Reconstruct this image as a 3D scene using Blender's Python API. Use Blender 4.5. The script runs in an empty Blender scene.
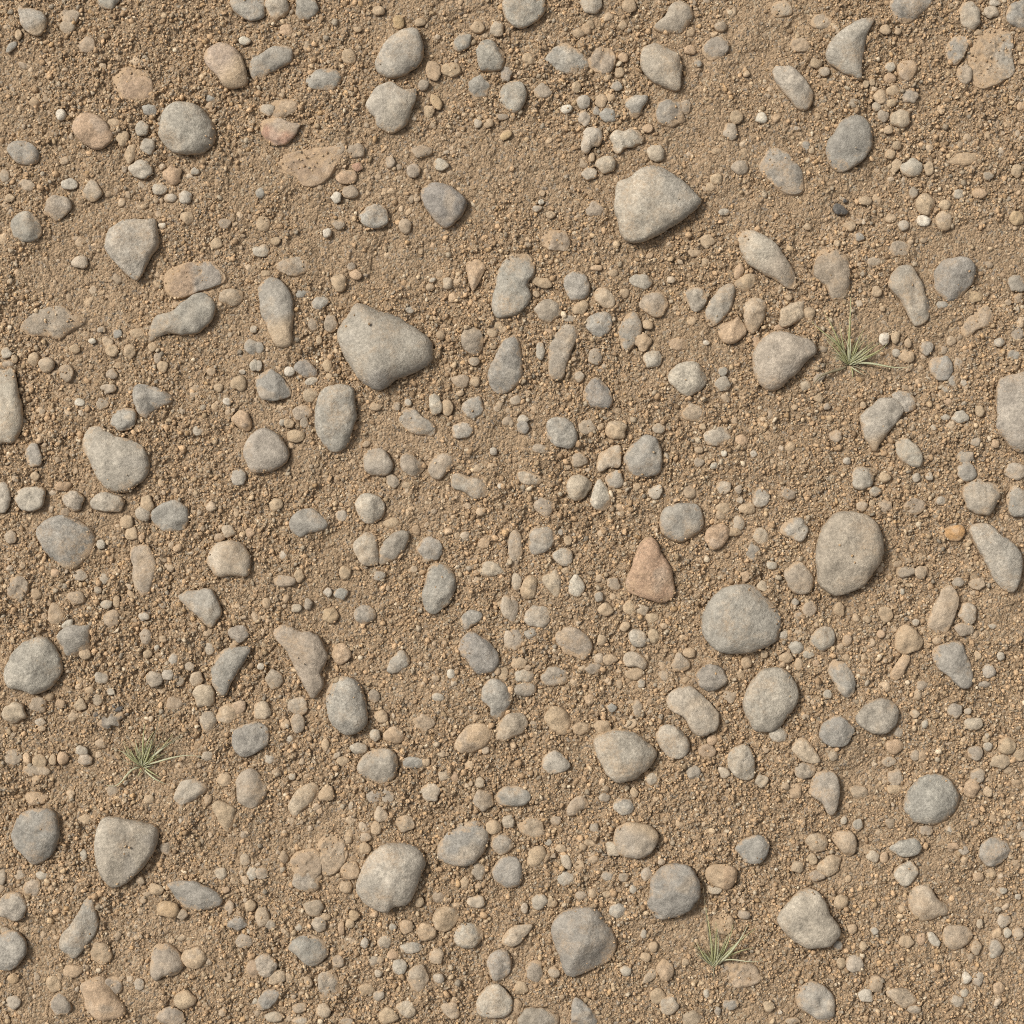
import bpy, math, re
import numpy as np

CATALOG = """@ 0 0 4
g .5 70 30 95 20 150 30 178 65 180 110 150 143 110 125 80 90 ;slate-like grey stone in the upper corner
g .5 428 0 45 32
wr .6 812 230 830 190 880 163 925 180 960 215 990 285 985 335 950 350 905 350 870 310 835 270 ;salmon oblong stone
g .5 918 0 925 35 955 60 990 80 1024 78 1055 60 1065 0 1040 -40 950 -40
p .6 976 160 25 18 10
kr .16 440 310 460 275 520 262 580 285 605 330 600 385 550 400 480 390 445 360
tr .55 287 505 305 470 350 448 400 470 440 510 458 540 435 575 380 597 340 575 305 545 ;smooth peach stone
p .8 237 455 22 25
gw .7 660 440 700 410 750 405 795 425 840 475 862 530 850 580 800 612 735 610 690 605 645 560 634 530 ;lumpy hexagonal grey cobble
b .5 595 437 32 25
b .55 20 595 40 565 90 557 130 575 153 605 145 645 105 660 65 650 40 625
t .4 450 485 30 22
w .6 567 510 28 32
t .5 487 548 27 32
w .6 590 582 33 33
t .4 517 610 42 24 100
w .6 560 672 47 38
o .5 685 695 40 40
w .5 638 752 32 26
w .4 678 788 27 18
wp .6 738 787 28 27
t .5 748 868 32 27
wp .5 275 735 33 25
k .4 362 760 40 40
k .4 225 825 62 52 -25
k .2 100 740 35 25
t .5 35 790 22 18
k .4 15 700 20 30
g .55 35 900 55 855 95 838 135 860 160 900 158 935 130 960 95 967 55 950
gw .6 415 950 435 905 490 875 555 868 615 870 632 905 630 975 605 1020 585 1065 555 1112 530 1118 490 1085 445 1035 420 1000 ;shield-shaped grey stone
t .5 862 970 28 24
k .3 890 890 30 22
k .25 275 60 40 35
k .25 265 105 30 30
k .2 340 175 35 35
b .4 40 185 30 15 -45
t .5 70 135 15 22
b .4 840 392 20 16
w .4 775 683 20 16
p .5 645 900 18 14
@ 256 0 4
wk .5 85 30 52 45
g .5 200 30 48 55
g .5 -30 255 -20 225 10 215 50 190 120 178 148 205 140 245 100 270 50 295 15 320 -10 315 -28 285
bg .5 195 320 215 290 265 268 310 270 340 295 335 335 300 360 245 362 205 345
gw .6 472 245 500 195 540 145 590 115 640 112 662 150 668 210 655 255 620 285 560 305 505 300 478 275 ;sail-shaped grey cobble
w .55 435 415 465 370 510 335 555 330 600 355 645 350 642 390 620 440 600 490 560 525 525 530 480 500 475 470 440 440 ;knobbly beige cobble
r .35 12 500 25 475 90 470 150 490 180 480 165 530 120 575 70 580 30 550 ;half-buried brick-red stone
k .12 100 430 70 40
wk .4 45 435 32 25
kr .12 70 650 120 615 190 590 260 585 345 580 362 605 325 655 300 695 250 735 195 742 150 705 100 690 ;broad soil-coloured reddish slab
k .3 325 605 45 26 -60
k .25 400 600 35 30
o .4 362 705 42 30 -10
r .35 405 665 25 18
p .6 320 788 22 24
k .2 375 765 35 25
bg .55 410 875 430 835 470 812 515 822 532 865 525 895 490 912 445 910
kt .6 597 903 26 30
p .8 283 930 19 20
d .6 655 775 675 740 720 727 775 740 820 775 842 805 830 845 795 885 760 912 730 895 690 850 665 815 ;dark stone with a pyramid top
k .4 630 680 28 30
w .4 738 655 30 24
g .5 825 165 42 32 -60
g .5 937 223 60 68
bg .4 893 345 46 48
ot .4 708 280 35 40
t .25 780 275 40 30
k .5 668 338 25 25
yt .5 720 405 38 20 60
t .4 692 442 22 27
t .4 370 225 28 30
t .4 405 115 18 12
y .4 570 85 25 28
t .4 490 38 28 20
t .4 655 85 25 18
o .4 120 118 28 24
wt .4 965 110 28 35
t .3 885 105 30 25
b .3 1000 285 25 35
w .5 887 490 18 20
t .4 930 488 20 20
k .4 985 462 28 14
y .4 1000 535 30 18 -30
k .3 535 645 22 25
k .2 660 600 40 28
t .3 25 890 30 35
t .4 75 960 22 18
b .4 15 770 18 25
k .3 330 895 30 20
w .4 20 1000 35 25
@ 512 0 4
g .5 -55 370 -35 335 5 310 40 325 60 370 50 415 10 445 -30 430 -50 405
g .5 -38 0 -30 60 -5 98 30 112 80 95 125 55 135 10 120 -30 0 -40
w .6 318 10 42 40
kw .5 570 95 610 60 640 10 680 -5 720 15 728 60 705 105 680 132 630 128 590 118
t .4 470 15 30 30
bg .4 130 235 155 195 200 163 240 170 285 200 310 240 300 280 240 298 190 290 155 260
b .12 360 230 60 60
wk .5 515 225 530 185 570 168 620 180 665 205 685 255 680 300 668 358 620 352 570 325 530 290 513 255 ;pale leaf-shaped stone pointing down
gk .35 760 190 790 155 840 140 868 165 860 210 830 235 790 238
t .4 70 230 30 25
k .4 120 360 38 30
t .6 258 340 22 28
b .4 420 340 25 22
gw .5 287 403 30 34
t .4 358 398 26 28
p .6 217 432 26 18 -10
kw .4 290 470 28 32
b .5 385 458 36 30
b .3 340 440 15 20
g .5 450 400 475 380 545 382 530 425 500 468 480 465 455 430
bg .3 640 450 58 56
k .3 695 425 25 30
w .6 278 560 285 520 310 502 350 505 365 540 350 580 320 590 305 612 280 600
wp .5 388 540 410 515 450 517 485 505 525 535 528 560 490 585 455 590 430 612 400 600 405 570
wt .6 378 655 40 36
t .4 320 625 14 20
w .3 310 690 30 25
wt .5 578 610 36 38
w .55 412 770 425 730 470 705 530 665 580 660 640 690 700 730 740 770 765 800 745 835 700 870 660 900 600 935 540 960 480 972 440 945 425 890 412 830 ;blunt triangular pale cobble
t .4 900 465 30 28 -30
gt .4 875 522 30 36
p .7 1000 467 24 26
t .5 820 715 25 25
t .4 795 745 20 20
k .35 915 665 35 30
k .35 335 835 35 32
dk .1 180 960 60 45
t .4 780 960 33 30
t .3 730 1000 30 25
w .4 850 845 25 15
t .4 155 855 20 16
t .4 120 770 15 12
p .5 118 805 12 12
w .3 100 830 20 14
t .5 270 125 25 24
t .4 445 95 18 20
o .4 448 225 20 22
t .3 430 285 20 20
o .4 545 510 22 18
o .3 715 195 24 20
b .3 745 250 18 15
t .5 940 290 15 14
k .2 840 100 25 22
@ 768 0 4
b .28 -30 660 -5 605 40 582 90 610 120 650 150 720 140 765 80 770 30 740 -10 700 ;bluish stone sunk under a dust rim
gw .5 232 205 250 165 300 115 370 75 415 68 440 62 415 100 395 150 388 200 380 260 378 318 340 305 285 280 240 250 ;pale upright flake with a sharp tip
db .4 490 0 495 40 520 75 560 92 600 70 650 30 665 0 640 -30 520 -30
w .65 20 285 40 262 90 265 130 290 165 335 185 375 175 420 140 440 110 425 75 385 45 345 25 315 ;cream bar-shaped stone
dg .6 232 620 235 575 265 535 280 500 320 465 365 455 405 480 425 530 422 580 390 630 350 665 300 685 260 670 ;large oval speckled dark stone
kw .5 808 52 47 62
bd .5 955 50 975 10 1010 -5 1040 5 1040 110 1000 105 970 85
wt .4 900 42 30 25
w .4 915 5 25 15
b .3 715 210 725 165 760 135 800 145 805 180 790 220 760 255 730 245
k .12 812 170 860 120 930 100 985 130 985 220 988 290 940 320 890 345 830 340 805 270 ;big buried slab with an angular rim
b .15 790 290 30 45
t .5 195 248 26 22
k .4 228 282 25 20
t .4 470 115 24 22
t .4 522 122 14 16
ot .3 560 275 42 42
o .3 490 310 25 20
w .3 492 265 22 22
t .4 455 380 30 30
t .4 500 360 28 22
kg .45 568 385 36 30
wt .5 437 422 20 20
t .5 495 410 22 18
k .4 465 462 25 25
tw .6 530 472 40 40
t .5 485 518 20 18
t .5 520 578 20 20
t .4 492 612 22 22
t .4 515 660 22 30 25
w .6 578 672 48 36 -30
t .6 647 672 22 28
t .5 178 598 14 18
k .3 345 410 25 22
b .3 155 580 18 22
t .5 635 810 40 45
t .5 712 818 28 24
t .55 705 880 38 40
p .6 625 882 30 24
w .5 545 900 22 22
k .4 585 770 18 26
w .4 765 775 26 20
t .3 495 870 24 20
k .35 530 990 45 35
n .5 260 835 268 812 285 808 300 815 315 830 328 842 318 855 295 858 275 855 ;blackish ragged scrap
n .5 310 800 12 9
t .2 790 630 65 28 -10
k .4 885 700 22 20
o .2 850 770 30 22
t .4 1000 680 25 30
yt .4 1000 870 30 30
t .5 280 970 15 15
t .4 395 800 28 20
t .4 160 905 18 15
t .3 330 900 25 20
w .3 120 510 15 10
w .2 60 30 45 35
k .2 220 85 50 30
k .15 130 175 40 30
t .4 395 335 14 16
t .4 420 325 12 16
t .4 845 125 20 14
b .3 370 945 20 18
@ 0 0 1
w .6 738 240 742 233 750 229 760 232 770 238 778 247 786 257 794 271 798 283 796 291 788 288 776 280 764 274 752 266 743 254 ;long pale stone with a bright end
g .5 491 303 494 286 497 272 504 259 512 251 521 249 530 255 535 264 534 274 528 284 531 295 528 305 520 312 508 317 497 317 ;tall pinched grey stone
dg .5 487 378 490 365 497 350 506 338 516 334 522 345 524 362 521 380 512 390 500 394 490 388 ;dark fin-shaped stone
g .5 660 522 663 510 675 503 690 503 700 508 704 520 700 532 688 540 675 541 663 534
kw .6 753 362 755 350 762 338 772 331 785 330 800 335 814 343 817 352 808 360 800 370 790 380 780 389 770 391 760 385 755 375 ;brown-grey cobble tapering to the right
dg .5 230 740 233 730 243 724 256 722 266 726 269 735 267 745 258 752 246 758 237 755
wt .5 494 737 497 725 505 716 514 712 524 715 529 724 524 732 514 738 503 743
gk .45 356 770 362 757 372 751 388 749 396 755 397 768 393 780 380 786 366 781
wg .6 743 707 746 692 754 678 765 669 778 668 790 674 797 686 799 698 793 712 784 725 770 732 757 732 748 722 ;pale egg-shaped cobble
gk .6 594 742 600 735 615 731 632 732 648 741 658 753 655 763 645 773 632 782 618 783 608 775 599 760 ;brown fan-shaped stone
wk .5 727 763 730 752 740 746 747 744 754 752 757 765 755 777 745 781 734 776
k .5 234 790 238 777 248 770 258 773 265 785 265 797 259 806 248 810 237 803
dg .5 495 798 499 790 508 787 520 787 530 793 530 801 522 807 508 808 498 805
gd .5 492 873 495 864 503 858 514 858 521 864 523 876 519 886 508 889 497 883
bd .55 736 851 741 842 752 836 764 836 771 844 770 854 763 863 752 865 742 862
@ 0 256 4
wt .6 312 20 37 26
kg .25 70 290 110 235 180 200 240 198 290 225 338 240 320 275 275 300 225 330 150 320 90 320 ;grey wedge sunk in the dirt
g .6 578 335 590 290 620 235 680 220 730 185 770 155 820 148 855 175 858 220 835 265 790 300 730 310 670 310 630 325 600 355 ;curved grey stone with a narrow tail
kr .12 652 100 665 55 720 28 790 20 830 5 868 45 898 90 850 122 790 140 740 158 690 165 658 140 ;rust and grey slab lying flush with the soil
kt .5 920 160 50 38
w .55 -30 460 10 450 50 450 65 520 85 620 80 690 50 740 10 750 -30 740
w .4 20 385 22 25
t .4 52 410 12 20
k .3 25 430 25 15
t .5 128 412 25 28
tw .7 180 432 32 32
k .3 258 465 30 35
t .4 293 370 25 20
p .5 362 338 16 12
b .4 465 310 22 20
t .45 445 375 28 25
t .45 512 380 26 28
t .3 545 305 30 22
k .4 400 290 18 15
k .4 440 470 25 22
wt .7 430 528 32 20 5
p .8 316 585 23 17
k .3 405 590 28 25
t .4 645 440 22 25
t .4 605 360 20 20
k .4 625 405 18 25
bg .5 530 545 550 515 610 515 650 535 685 565 670 595 620 620 580 650 545 625 535 590
gb .5 490 655 55 45 -20
wg .5 328 730 345 690 380 670 420 685 460 720 520 740 570 765 590 810 585 870 545 920 490 952 430 940 385 895 360 835 335 785 ;two-lobed pale cobble
bg .35 130 800 35 52
w .5 0 965 40 68
w .5 50 960 70 930 120 920 175 930 170 975 155 1010 110 1022 70 1010
kw .6 288 980 42 40
w .6 425 985 68 42 10
b .4 600 1040 620 1005 680 978 740 1000 750 1050 735 1090 690 1108 640 1100
t .4 580 995 28 38
g .4 1000 360 30 30
t .6 950 505 32 32
wp .5 905 580 22 18
t .4 870 525 20 18
ot .5 922 650 950 615 985 625 1005 665 995 700 955 690
w .5 965 460 14 12
w .4 1010 290 16 18
w .5 1012 435 18 25
w .3 787 695 28 25
wg .45 950 885 30 36
t .3 840 460 20 18
o .15 245 920 35 20
t .4 135 880 20 18
@ 256 256 4
gk .55 -55 790 -35 730 0 695 40 685 90 715 130 780 120 825 70 855 10 870 -30 855 ;smooth grey stone beside the upright oval
g .55 3 140 15 100 55 85 95 92 125 130 145 175 150 240 140 300 140 350 95 362 65 345 40 280 15 215 ;slipper-shaped grey stone
kg .3 150 40 68 40
t .4 35 65 25 15
b .4 175 148 25 18
bg .4 255 185 35 26 -15
t .6 330 102 33 38
o .4 398 72 22 26 -60
k .3 380 40 20 15
k .35 295 270 30 35
t .4 250 335 12 20
k .25 225 270 25 25
gw .6 320 325 335 270 365 225 400 190 440 195 500 220 560 240 620 275 680 315 710 350 712 400 690 435 640 465 570 490 530 525 490 540 450 525 410 490 380 440 345 395 ;biggest pale pear-shaped cobble
t .5 697 122 20 17
w .4 705 92 15 12
tw .7 766 106 23 25
ot .4 838 40 850 15 900 12 918 40 905 80 885 115 868 142 855 115 845 75 ;tan spike-shaped stone
k .5 820 330 835 290 865 280 905 300 912 350 895 390 865 398 830 370
k .4 872 420 22 20
t .4 875 500 22 22
t .4 945 305 22 20
t .4 970 275 18 18
g .6 232 660 240 600 260 540 300 515 350 512 388 530 395 580 400 640 385 700 370 750 330 783 290 780 255 740 238 700 ;smooth upright oval grey stone
p .6 130 460 22 22
db .4 150 450 165 420 195 410 225 430 245 475 205 490 170 475
w .4 218 498 28 16 -20
t .5 283 437 22 26
tk .4 215 553 32 28
t .4 290 480 15 15
b .45 -5 490 20 460 55 447 90 470 125 510 138 550 110 570 50 578 10 560
k .3 180 625 40 32
t .55 155 720 35 28
t .4 130 670 22 20
k .4 190 665 18 28
w .4 100 665 14 14
w .5 715 590 30 45
t .4 765 605 22 38
bg .5 865 605 45 46
bg .3 570 645 590 615 630 610 660 640 700 660 720 690 705 720 660 715 610 705 580 680
wb .45 822 697 50 38 -15
kg .5 425 820 435 785 475 768 525 785 548 830 535 865 500 880 440 865
k .5 575 830 580 795 605 782 645 805 675 830 660 865 620 885 590 865
k .3 688 860 700 815 740 785 780 790 795 830 760 870 725 892
gk .5 778 910 785 870 815 865 860 885 905 895 935 930 925 960 880 970 830 945 785 930
k .4 545 900 28 30
t .5 600 915 20 15
w .7 950 780 18 15
p .5 975 918 13 13
t .5 815 547 16 14
w .4 605 585 16 16
t .3 475 600 25 18
k .3 560 600 18 18
w .6 393 995 405 965 435 948 480 955 510 985 512 1030 490 1060 450 1072 415 1050 398 1025
t .6 75 995 28 30
gb .5 130 1075 145 1035 170 1015 215 1010 255 1035 285 1070 270 1095 220 1112 175 1125 140 1110
t .4 885 850 20 18
t .3 940 845 18 18
w .4 615 210 22 16
w .4 5 435 15 25
g .4 10 365 22 25
k .2 820 500 35 30
@ 512 256 4
t .5 120 105 42 22 15
t .5 97 150 15 15
g .55 258 115 53 57
k .5 143 218 55 52
o .4 150 298 22 15
t .5 275 205 38 28 -40
tw .6 328 150 345 123 375 128 400 150 412 185 395 210 365 208 338 185
b .55 293 280 305 245 345 222 390 230 405 265 395 300 355 330 315 310
b .3 420 300 430 265 470 228 500 225 522 270 518 310 495 345 460 385 430 355
to .55 525 342 36 36
t .4 545 272 24 20
w .6 565 412 40 38
w .5 520 100 45 30 5
tp .5 638 92 20 16
k .25 568 190 60 52
gk .35 695 150 720 120 765 125 785 160 770 200 735 222 705 190
wg .6 772 225 785 190 820 140 860 110 892 112 895 150 880 200 850 245 810 278 785 265
t .4 890 105 930 75 970 72 978 110 945 140 910 135
tk .55 925 200 935 172 975 162 1015 180 1018 225 1005 275 965 310 940 290 930 240
ot .5 828 310 840 270 885 255 910 238 940 295 925 330 885 350 845 342 ;orange-tan stone with concentric bands
o .4 910 60 18 35 20
o .4 980 340 20 25
kg .4 145 430 150 360 170 305 205 275 250 275 270 300 255 345 235 390 220 430 210 480 180 500 150 490 ;bean-shaped grey stone
w .5 115 380 20 38
gk .2 335 400 32 35
w .3 270 480 20 25
d .45 285 550 300 515 335 480 365 500 400 545 402 590 375 612 330 605 295 580
dg .55 135 690 150 655 195 640 240 665 268 715 255 755 225 768 170 755 140 725
k .25 300 680 35 32
t .55 418 695 42 40
k .4 590 690 28 22
w .6 625 490 640 450 680 425 730 420 770 455 785 500 760 540 710 562 670 545 635 515 ;pale angular stone standing alone
gk .35 845 512 32 32
g .35 845 460 20 20
ok .12 665 350 38 28
kt .25 725 625 45 38
wk .4 825 720 55 38 -10
o .4 918 735 30 24
t .4 765 680 15 15
dg .55 447 800 465 765 500 740 530 715 570 725 598 765 605 820 590 870 540 885 480 872 450 845 ;dark humped stone in a pale cluster
wt .5 338 830 350 790 400 760 435 755 440 800 430 845 390 850 350 865
wt .65 220 925 232 885 262 868 300 885 322 915 310 945 275 980 235 970
w .5 312 970 330 920 350 890 375 915 398 955 400 990 380 1015 345 1022 322 1000
wb .35 412 895 40 38
w .45 575 942 30 30
w .2 75 890 58 28 10
k .25 270 815 35 30
k .3 130 1000 45 40
g .3 1000 965 32 45
t .5 945 1010 38 25
t .4 850 1010 30 22
w .3 850 925 28 28 -40
w .5 812 838 18 16
p .5 852 790 14 14
w .4 970 790 15 15
k .4 910 935 18 18
w .3 915 975 15 15
w .35 45 655 25 20
b .35 45 685 25 28
k .3 15 575 25 22
k .3 110 770 30 20
pb .4 780 345 16 12
t .4 750 775 18 15
k .3 750 825 25 18
o .4 335 45 30 12
t .4 405 65 22 16
t .4 450 145 22 20
w .3 230 250 25 14
t .3 775 20 20 18
@ 768 256 4
k .3 190 70 195 20 220 -30 270 -40 320 -10 335 50 330 130 300 185 260 170 235 120 200 90 ;brown stone sunk above a grass tuft
tw .6 98 228 62 38 -35
t .5 165 225 28 26
o .3 60 278 35 14 -15
gk .6 482 110 495 65 530 38 570 38 600 70 625 120 645 190 650 240 630 270 600 280 575 265 555 215 525 165 495 135 ;club-shaped grey stone
dg .5 665 110 670 60 705 20 760 3 810 10 838 45 830 95 800 145 750 180 700 165 675 140 ;pitted round dark stone
g .5 700 193 25 17
gk .45 1000 108 40 35 -20
t .4 440 138 22 22
t .4 463 207 12 12
k .25 775 285 800 250 830 215 880 195 908 235 895 275 840 295 810 325 785 315
p .75 470 328 24 27
t .5 513 322 20 30
t .4 565 345 14 20
ty .3 825 160 40 25
wb .4 930 343 24 20
b .3 990 395 28 25
kb .3 1000 310 28 30
b .25 640 365 28 30
w .4 520 385 20 18
t .3 560 400 30 28
b .35 698 445 50 55
k .3 765 430 18 30
b .3 745 500 22 24
w .4 785 505 15 15
g .3 715 533 15 13
tw .5 155 517 23 24
kw .3 210 485 30 18 -40
gw .5 495 560 515 540 550 535 585 555 602 590 590 620 555 625 530 600
wg .55 372 635 410 600 450 565 500 570 545 605 530 650 490 700 455 745 430 787 410 755 385 720 375 675 ;pale tooth-shaped stone
wb .6 513 770 520 735 545 720 580 740 610 765 625 810 610 842 570 840 535 820
wg .5 382 887 46 50
t .6 852 620 20 24
wb .4 775 645 35 26 -10
w .4 715 645 20 14
o .4 725 580 18 16
w .4 665 685 14 14
wb .35 835 740 25 20
o .4 915 750 18 18
gk .55 918 600 922 510 940 480 990 472 1040 470 1060 600 1050 740 1024 785 975 770 950 730 920 705 917 660 ;pale square-cornered slab at the edge
gk .45 795 805 36 25
g .5 800 862 40 42
kg .5 862 962 72 72
wk .5 1000 858 45 36
g .5 1005 985 45 65
k .3 275 720 28 25
w .4 320 820 18 16
k .4 240 600 16 15
t .4 470 885 25 22
wg .4 432 942 28 20
wt .4 380 1000 25 22
k .3 475 1000 30 25
k .2 590 1000 45 35
t .4 420 990 12 14
t .3 205 565 22 20
t .4 110 603 14 12
t .5 385 595 14 16
w .3 595 885 20 18
w .3 650 880 15 20
b .15 85 955 30 25
k .3 430 20 28 22
w .3 695 980 22 20
@ 0 512 4
b .4 140 80 170 40 220 15 290 25 350 60 375 110 365 160 330 200 290 230 250 225 205 195 165 140 ;flat bluish stone with a blunt point
kw .35 40 100 25 28
w .6 398 130 20 20
kw .3 315 255 30 25
w .4 412 270 20 24
wt .4 385 312 18 16
w .5 420 370 26 20
t .4 460 360 14 28
o .4 215 245 18 20
b .15 60 300 55 50 -40
k .15 300 345 40 30
k .4 510 165 530 135 575 125 605 150 620 205 610 270 590 335 555 345 530 310 525 250 520 205 ;peanut-shaped brown-grey stone
t .4 520 85 28 30
t .4 500 40 30 30
o .4 560 100 14 16
kw .5 570 10 30 35 -50
wt .6 820 195 835 155 870 122 930 112 965 120 995 165 1000 225 985 260 920 255 870 258 835 230 ;cream loaf-shaped stone
wt .5 910 78 28 28
ok .4 875 102 25 18
o .4 995 85 22 20
g .5 705 335 750 312 840 305 865 345 880 395 865 440 840 468 810 455 775 415 735 375 ;dark wedge with a pale lower edge
kd .55 950 487 42 38
tk .2 215 410 35 45
wp .6 265 450 28 17 -30
g .5 218 505 245 470 300 452 355 455 358 500 355 550 330 560 270 580 240 550
g .6 12 630 35 580 75 530 140 500 190 510 225 550 245 610 235 660 195 710 140 728 80 712 35 705 15 670 ;big domed grey cobble
t .5 335 572 28 22
wy .65 50 805 48 43
k .2 440 430 35 35
w .4 570 420 25 18
kw .2 580 500 25 35
t .4 645 510 18 16
w .5 622 547 11 14
t .4 585 570 20 18
k .55 612 670 33 34
w .6 665 653 28 24
wb .5 690 590 22 24
t .4 740 583 20 16
k .4 750 620 25 20
wk .4 835 550 25 26
tw .45 780 668 30 30
k .3 715 675 18 25
gd .5 838 640 850 590 885 555 940 540 998 545 985 590 950 640 920 690 900 742 870 735 845 690 ;grey blade-shaped stone
wy .65 810 742 48 46
k .4 825 845 38 48
tk .35 900 810 40 48 50
ok .4 945 785 28 40 60
wk .4 400 668 32 26
w .4 435 722 20 15
tw .4 383 752 22 26
tk .4 315 775 28 25
ot .4 235 770 22 20
w .4 152 845 25 18
t .4 158 870 18 12
k .2 145 775 35 35
nk .28 372 850 388 838 400 815 425 822 440 800 462 812 480 800 492 826 470 838 474 862 440 856 415 872 ;blackish crumbly lump
wt .6 825 980 26 20
w .5 320 957 28 20
o .5 245 990 24 28
t .4 205 995 16 22
kw .4 335 995 28 24
k .15 690 770 35 28
k .3 45 985 40 30
t .3 150 1000 30 25
n .5 470 792 18 10 -30
n .5 395 872 10 7
n .5 500 812 9 6
n .5 448 780 8 8
n .5 378 812 14 12
n .5 425 862 16 11 20
@ 256 512 4
tw .5 20 795 38 42
kw .5 388 145 405 105 435 80 470 78 485 110 490 160 490 205 455 218 410 195 ;paler half of a heart-shaped pair
gk .5 488 150 510 115 550 80 590 72 612 95 600 140 570 175 535 205 495 212 490 180 ;darker half of a heart-shaped pair
wk .4 340 15 25 25
t .4 540 45 32 24 -15
bg .35 695 152 52 50
gb .5 660 340 675 270 690 225 730 205 780 220 800 265 795 330 765 380 715 412 680 395 ;upright kidney-shaped grey stone
wt .45 893 245 905 205 940 197 975 215 993 242 950 258 915 262
ot .3 912 125 25 25 -40
t .4 805 95 16 16
w .3 105 175 18 20
t .4 355 245 25 30
b .2 490 258 28 20
t .3 170 255 20 28
k .2 105 275 50 25
w .5 285 322 18 20
b .4 340 328 28 24
wt .5 158 385 22 18
k .4 205 370 18 25
ty .4 295 415 33 30
gk .5 388 415 400 385 440 372 478 395 472 430 435 452 400 440
ot .4 300 570 315 535 350 525 382 570 360 600 330 615 308 595
k .5 62 475 75 455 120 455 165 472 220 480 255 515 285 570 280 610 260 645 270 690 240 735 220 748 190 700 160 650 140 600 110 550 75 510 ;long brown stone lying diagonally
wb .5 522 640 535 590 575 555 605 570 618 600 595 628 555 648
p .7 780 647 18 22
w .4 725 743 28 20
k .35 470 740 28 28
t .4 500 820 28 28
w .6 475 897 24 26
k .4 70 672 42 38
gd .65 272 760 280 710 310 672 355 658 405 675 430 730 445 800 440 850 410 885 355 890 310 865 280 820 ;bulging oval dark cobble
gb .4 815 430 840 400 875 390 905 405 900 435 870 455 840 478 822 460
db .55 808 540 830 495 870 482 910 500 950 535 972 575 960 625 930 650 890 655 860 625 830 590 810 565 ;dark rounded stone in a vertical chain
gb .5 900 715 920 680 965 670 1005 695 1025 740 1010 790 980 835 940 825 935 790 905 755
wt .55 1005 382 32 47
wt .5 1010 515 25 40
t .4 990 645 22 28
w .5 950 648 11 11
to .5 788 940 810 890 850 855 900 845 940 870 945 905 915 940 860 965 815 965 ;smooth tan potato-shaped stone
to .45 550 895 45 32
wk .35 165 780 40 40 50
k .35 160 850 32 45
w .5 410 950 35 26 10
t .4 345 1000 28 20
b .4 630 1005 45 25
t .4 680 1005 18 18
wk .4 55 990 28 22
w .5 15 620 16 16
k .12 665 845 50 35
w .4 130 910 20 16
@ 512 512 4
k .35 10 145 30 80
bk .4 60 125 75 80 110 52 150 60 172 95 160 140 120 165 80 172
wb .45 160 170 190 145 235 148 245 185 225 218 190 210
t .6 32 325 45 275 70 252 98 265 100 310 85 345 50 348
tw .55 118 265 150 240 180 228 198 270 195 320 180 345 150 318 130 295
wp .6 224 290 240 255 260 248 285 280 290 310 270 340 230 328 ;whitish thumbnail-shaped pebble
wt .5 18 280 22 35
t .4 215 237 20 16
t .4 225 115 18 22
b .4 195 80 12 15
wk .55 103 420 55 45 -10
kb .3 15 510 32 48
k .4 5 385 25 50
b .25 75 485 28 25
kb .25 178 490 215 463 280 475 318 520 320 560 280 590 220 575 190 540
t .45 372 390 34 27
b .2 350 340 20 22
t .4 470 380 25 30
tw .5 522 393 27 26
k .3 405 290 30 28
t .4 560 425 28 22
t .4 455 460 25 18 -25
or .6 457 275 475 220 495 170 515 115 550 95 580 115 600 165 630 210 645 260 655 310 645 350 600 365 560 355 510 340 465 315 ;terracotta triangular stone
w .6 468 490 485 470 525 475 542 510 530 540 490 540 472 520
yw .6 568 500 24 30
t .4 360 515 22 25
t .5 395 593 32 22
wt .45 443 590 460 562 495 560 530 580 543 605 530 635 500 620 460 620
t .3 490 650 40 25
kw .35 632 630 650 590 665 560 690 580 718 605 705 635 660 642
to .4 710 565 28 22
g .5 755 450 775 385 820 330 870 300 940 292 1000 315 1050 370 1078 430 1070 500 1030 540 970 562 900 568 830 560 785 520 ;large round speckled grey cobble
dk .55 800 662 58 50
o .55 770 100 790 65 840 48 870 65 872 105 840 140 805 155 780 130 ;plump orange tan pebble
t .5 840 12 25 22
ot .4 935 255 20 25
wy .6 1005 295 22 25
b .3 970 165 28 38
wt .35 1000 100 32 35
kw .3 910 45 25 35
t .2 890 80 35 20
wk .6 617 755 640 715 690 695 730 705 775 745 815 785 830 830 815 875 775 900 740 895 710 860 685 825 640 800 ;pale kidney-shaped stone
w .6 575 895 590 865 630 848 670 865 700 895 712 940 695 980 655 992 620 975 590 935
t .35 365 865 38 30
t .5 128 830 150 790 190 780 230 815 235 860 215 895 170 880 135 855
kb .3 175 662 54 40
kb .2 330 630 35 22
w .5 50 658 45 28
kg .5 55 710 48 28
t .4 30 607 34 25
b .5 400 785 22 18
k .25 505 785 22 35
t .2 275 870 40 25
w .4 520 688 18 18
k .3 610 655 25 22
wb .4 120 1000 135 965 175 950 215 985 232 1020 200 1045 150 1055 125 1030
o .4 805 915 22 25
ok .2 780 960 35 30
k .2 875 740 30 28
t .4 940 605 25 25
t .4 915 655 22 18
t .4 1012 570 16 18
@ 768 512 4
kw .6 190 170 195 110 225 50 280 8 350 0 410 20 455 75 468 130 455 190 420 240 385 300 330 322 270 332 225 310 200 280 195 230 ;large egg-shaped tan-grey cobble
wb .4 48 80 70 40 110 20 150 35 165 75 145 115 105 115 70 95
k .4 62 245 90 215 130 200 170 230 188 275 170 320 120 330 85 300
w .5 18 215 24 20
w .4 110 362 18 18
k .2 170 390 30 35
k .3 125 420 18 22
t .2 290 390 22 30
a .4 700 80 725 58 780 55 790 90 765 118 725 112 ;strong orange pebble
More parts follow.
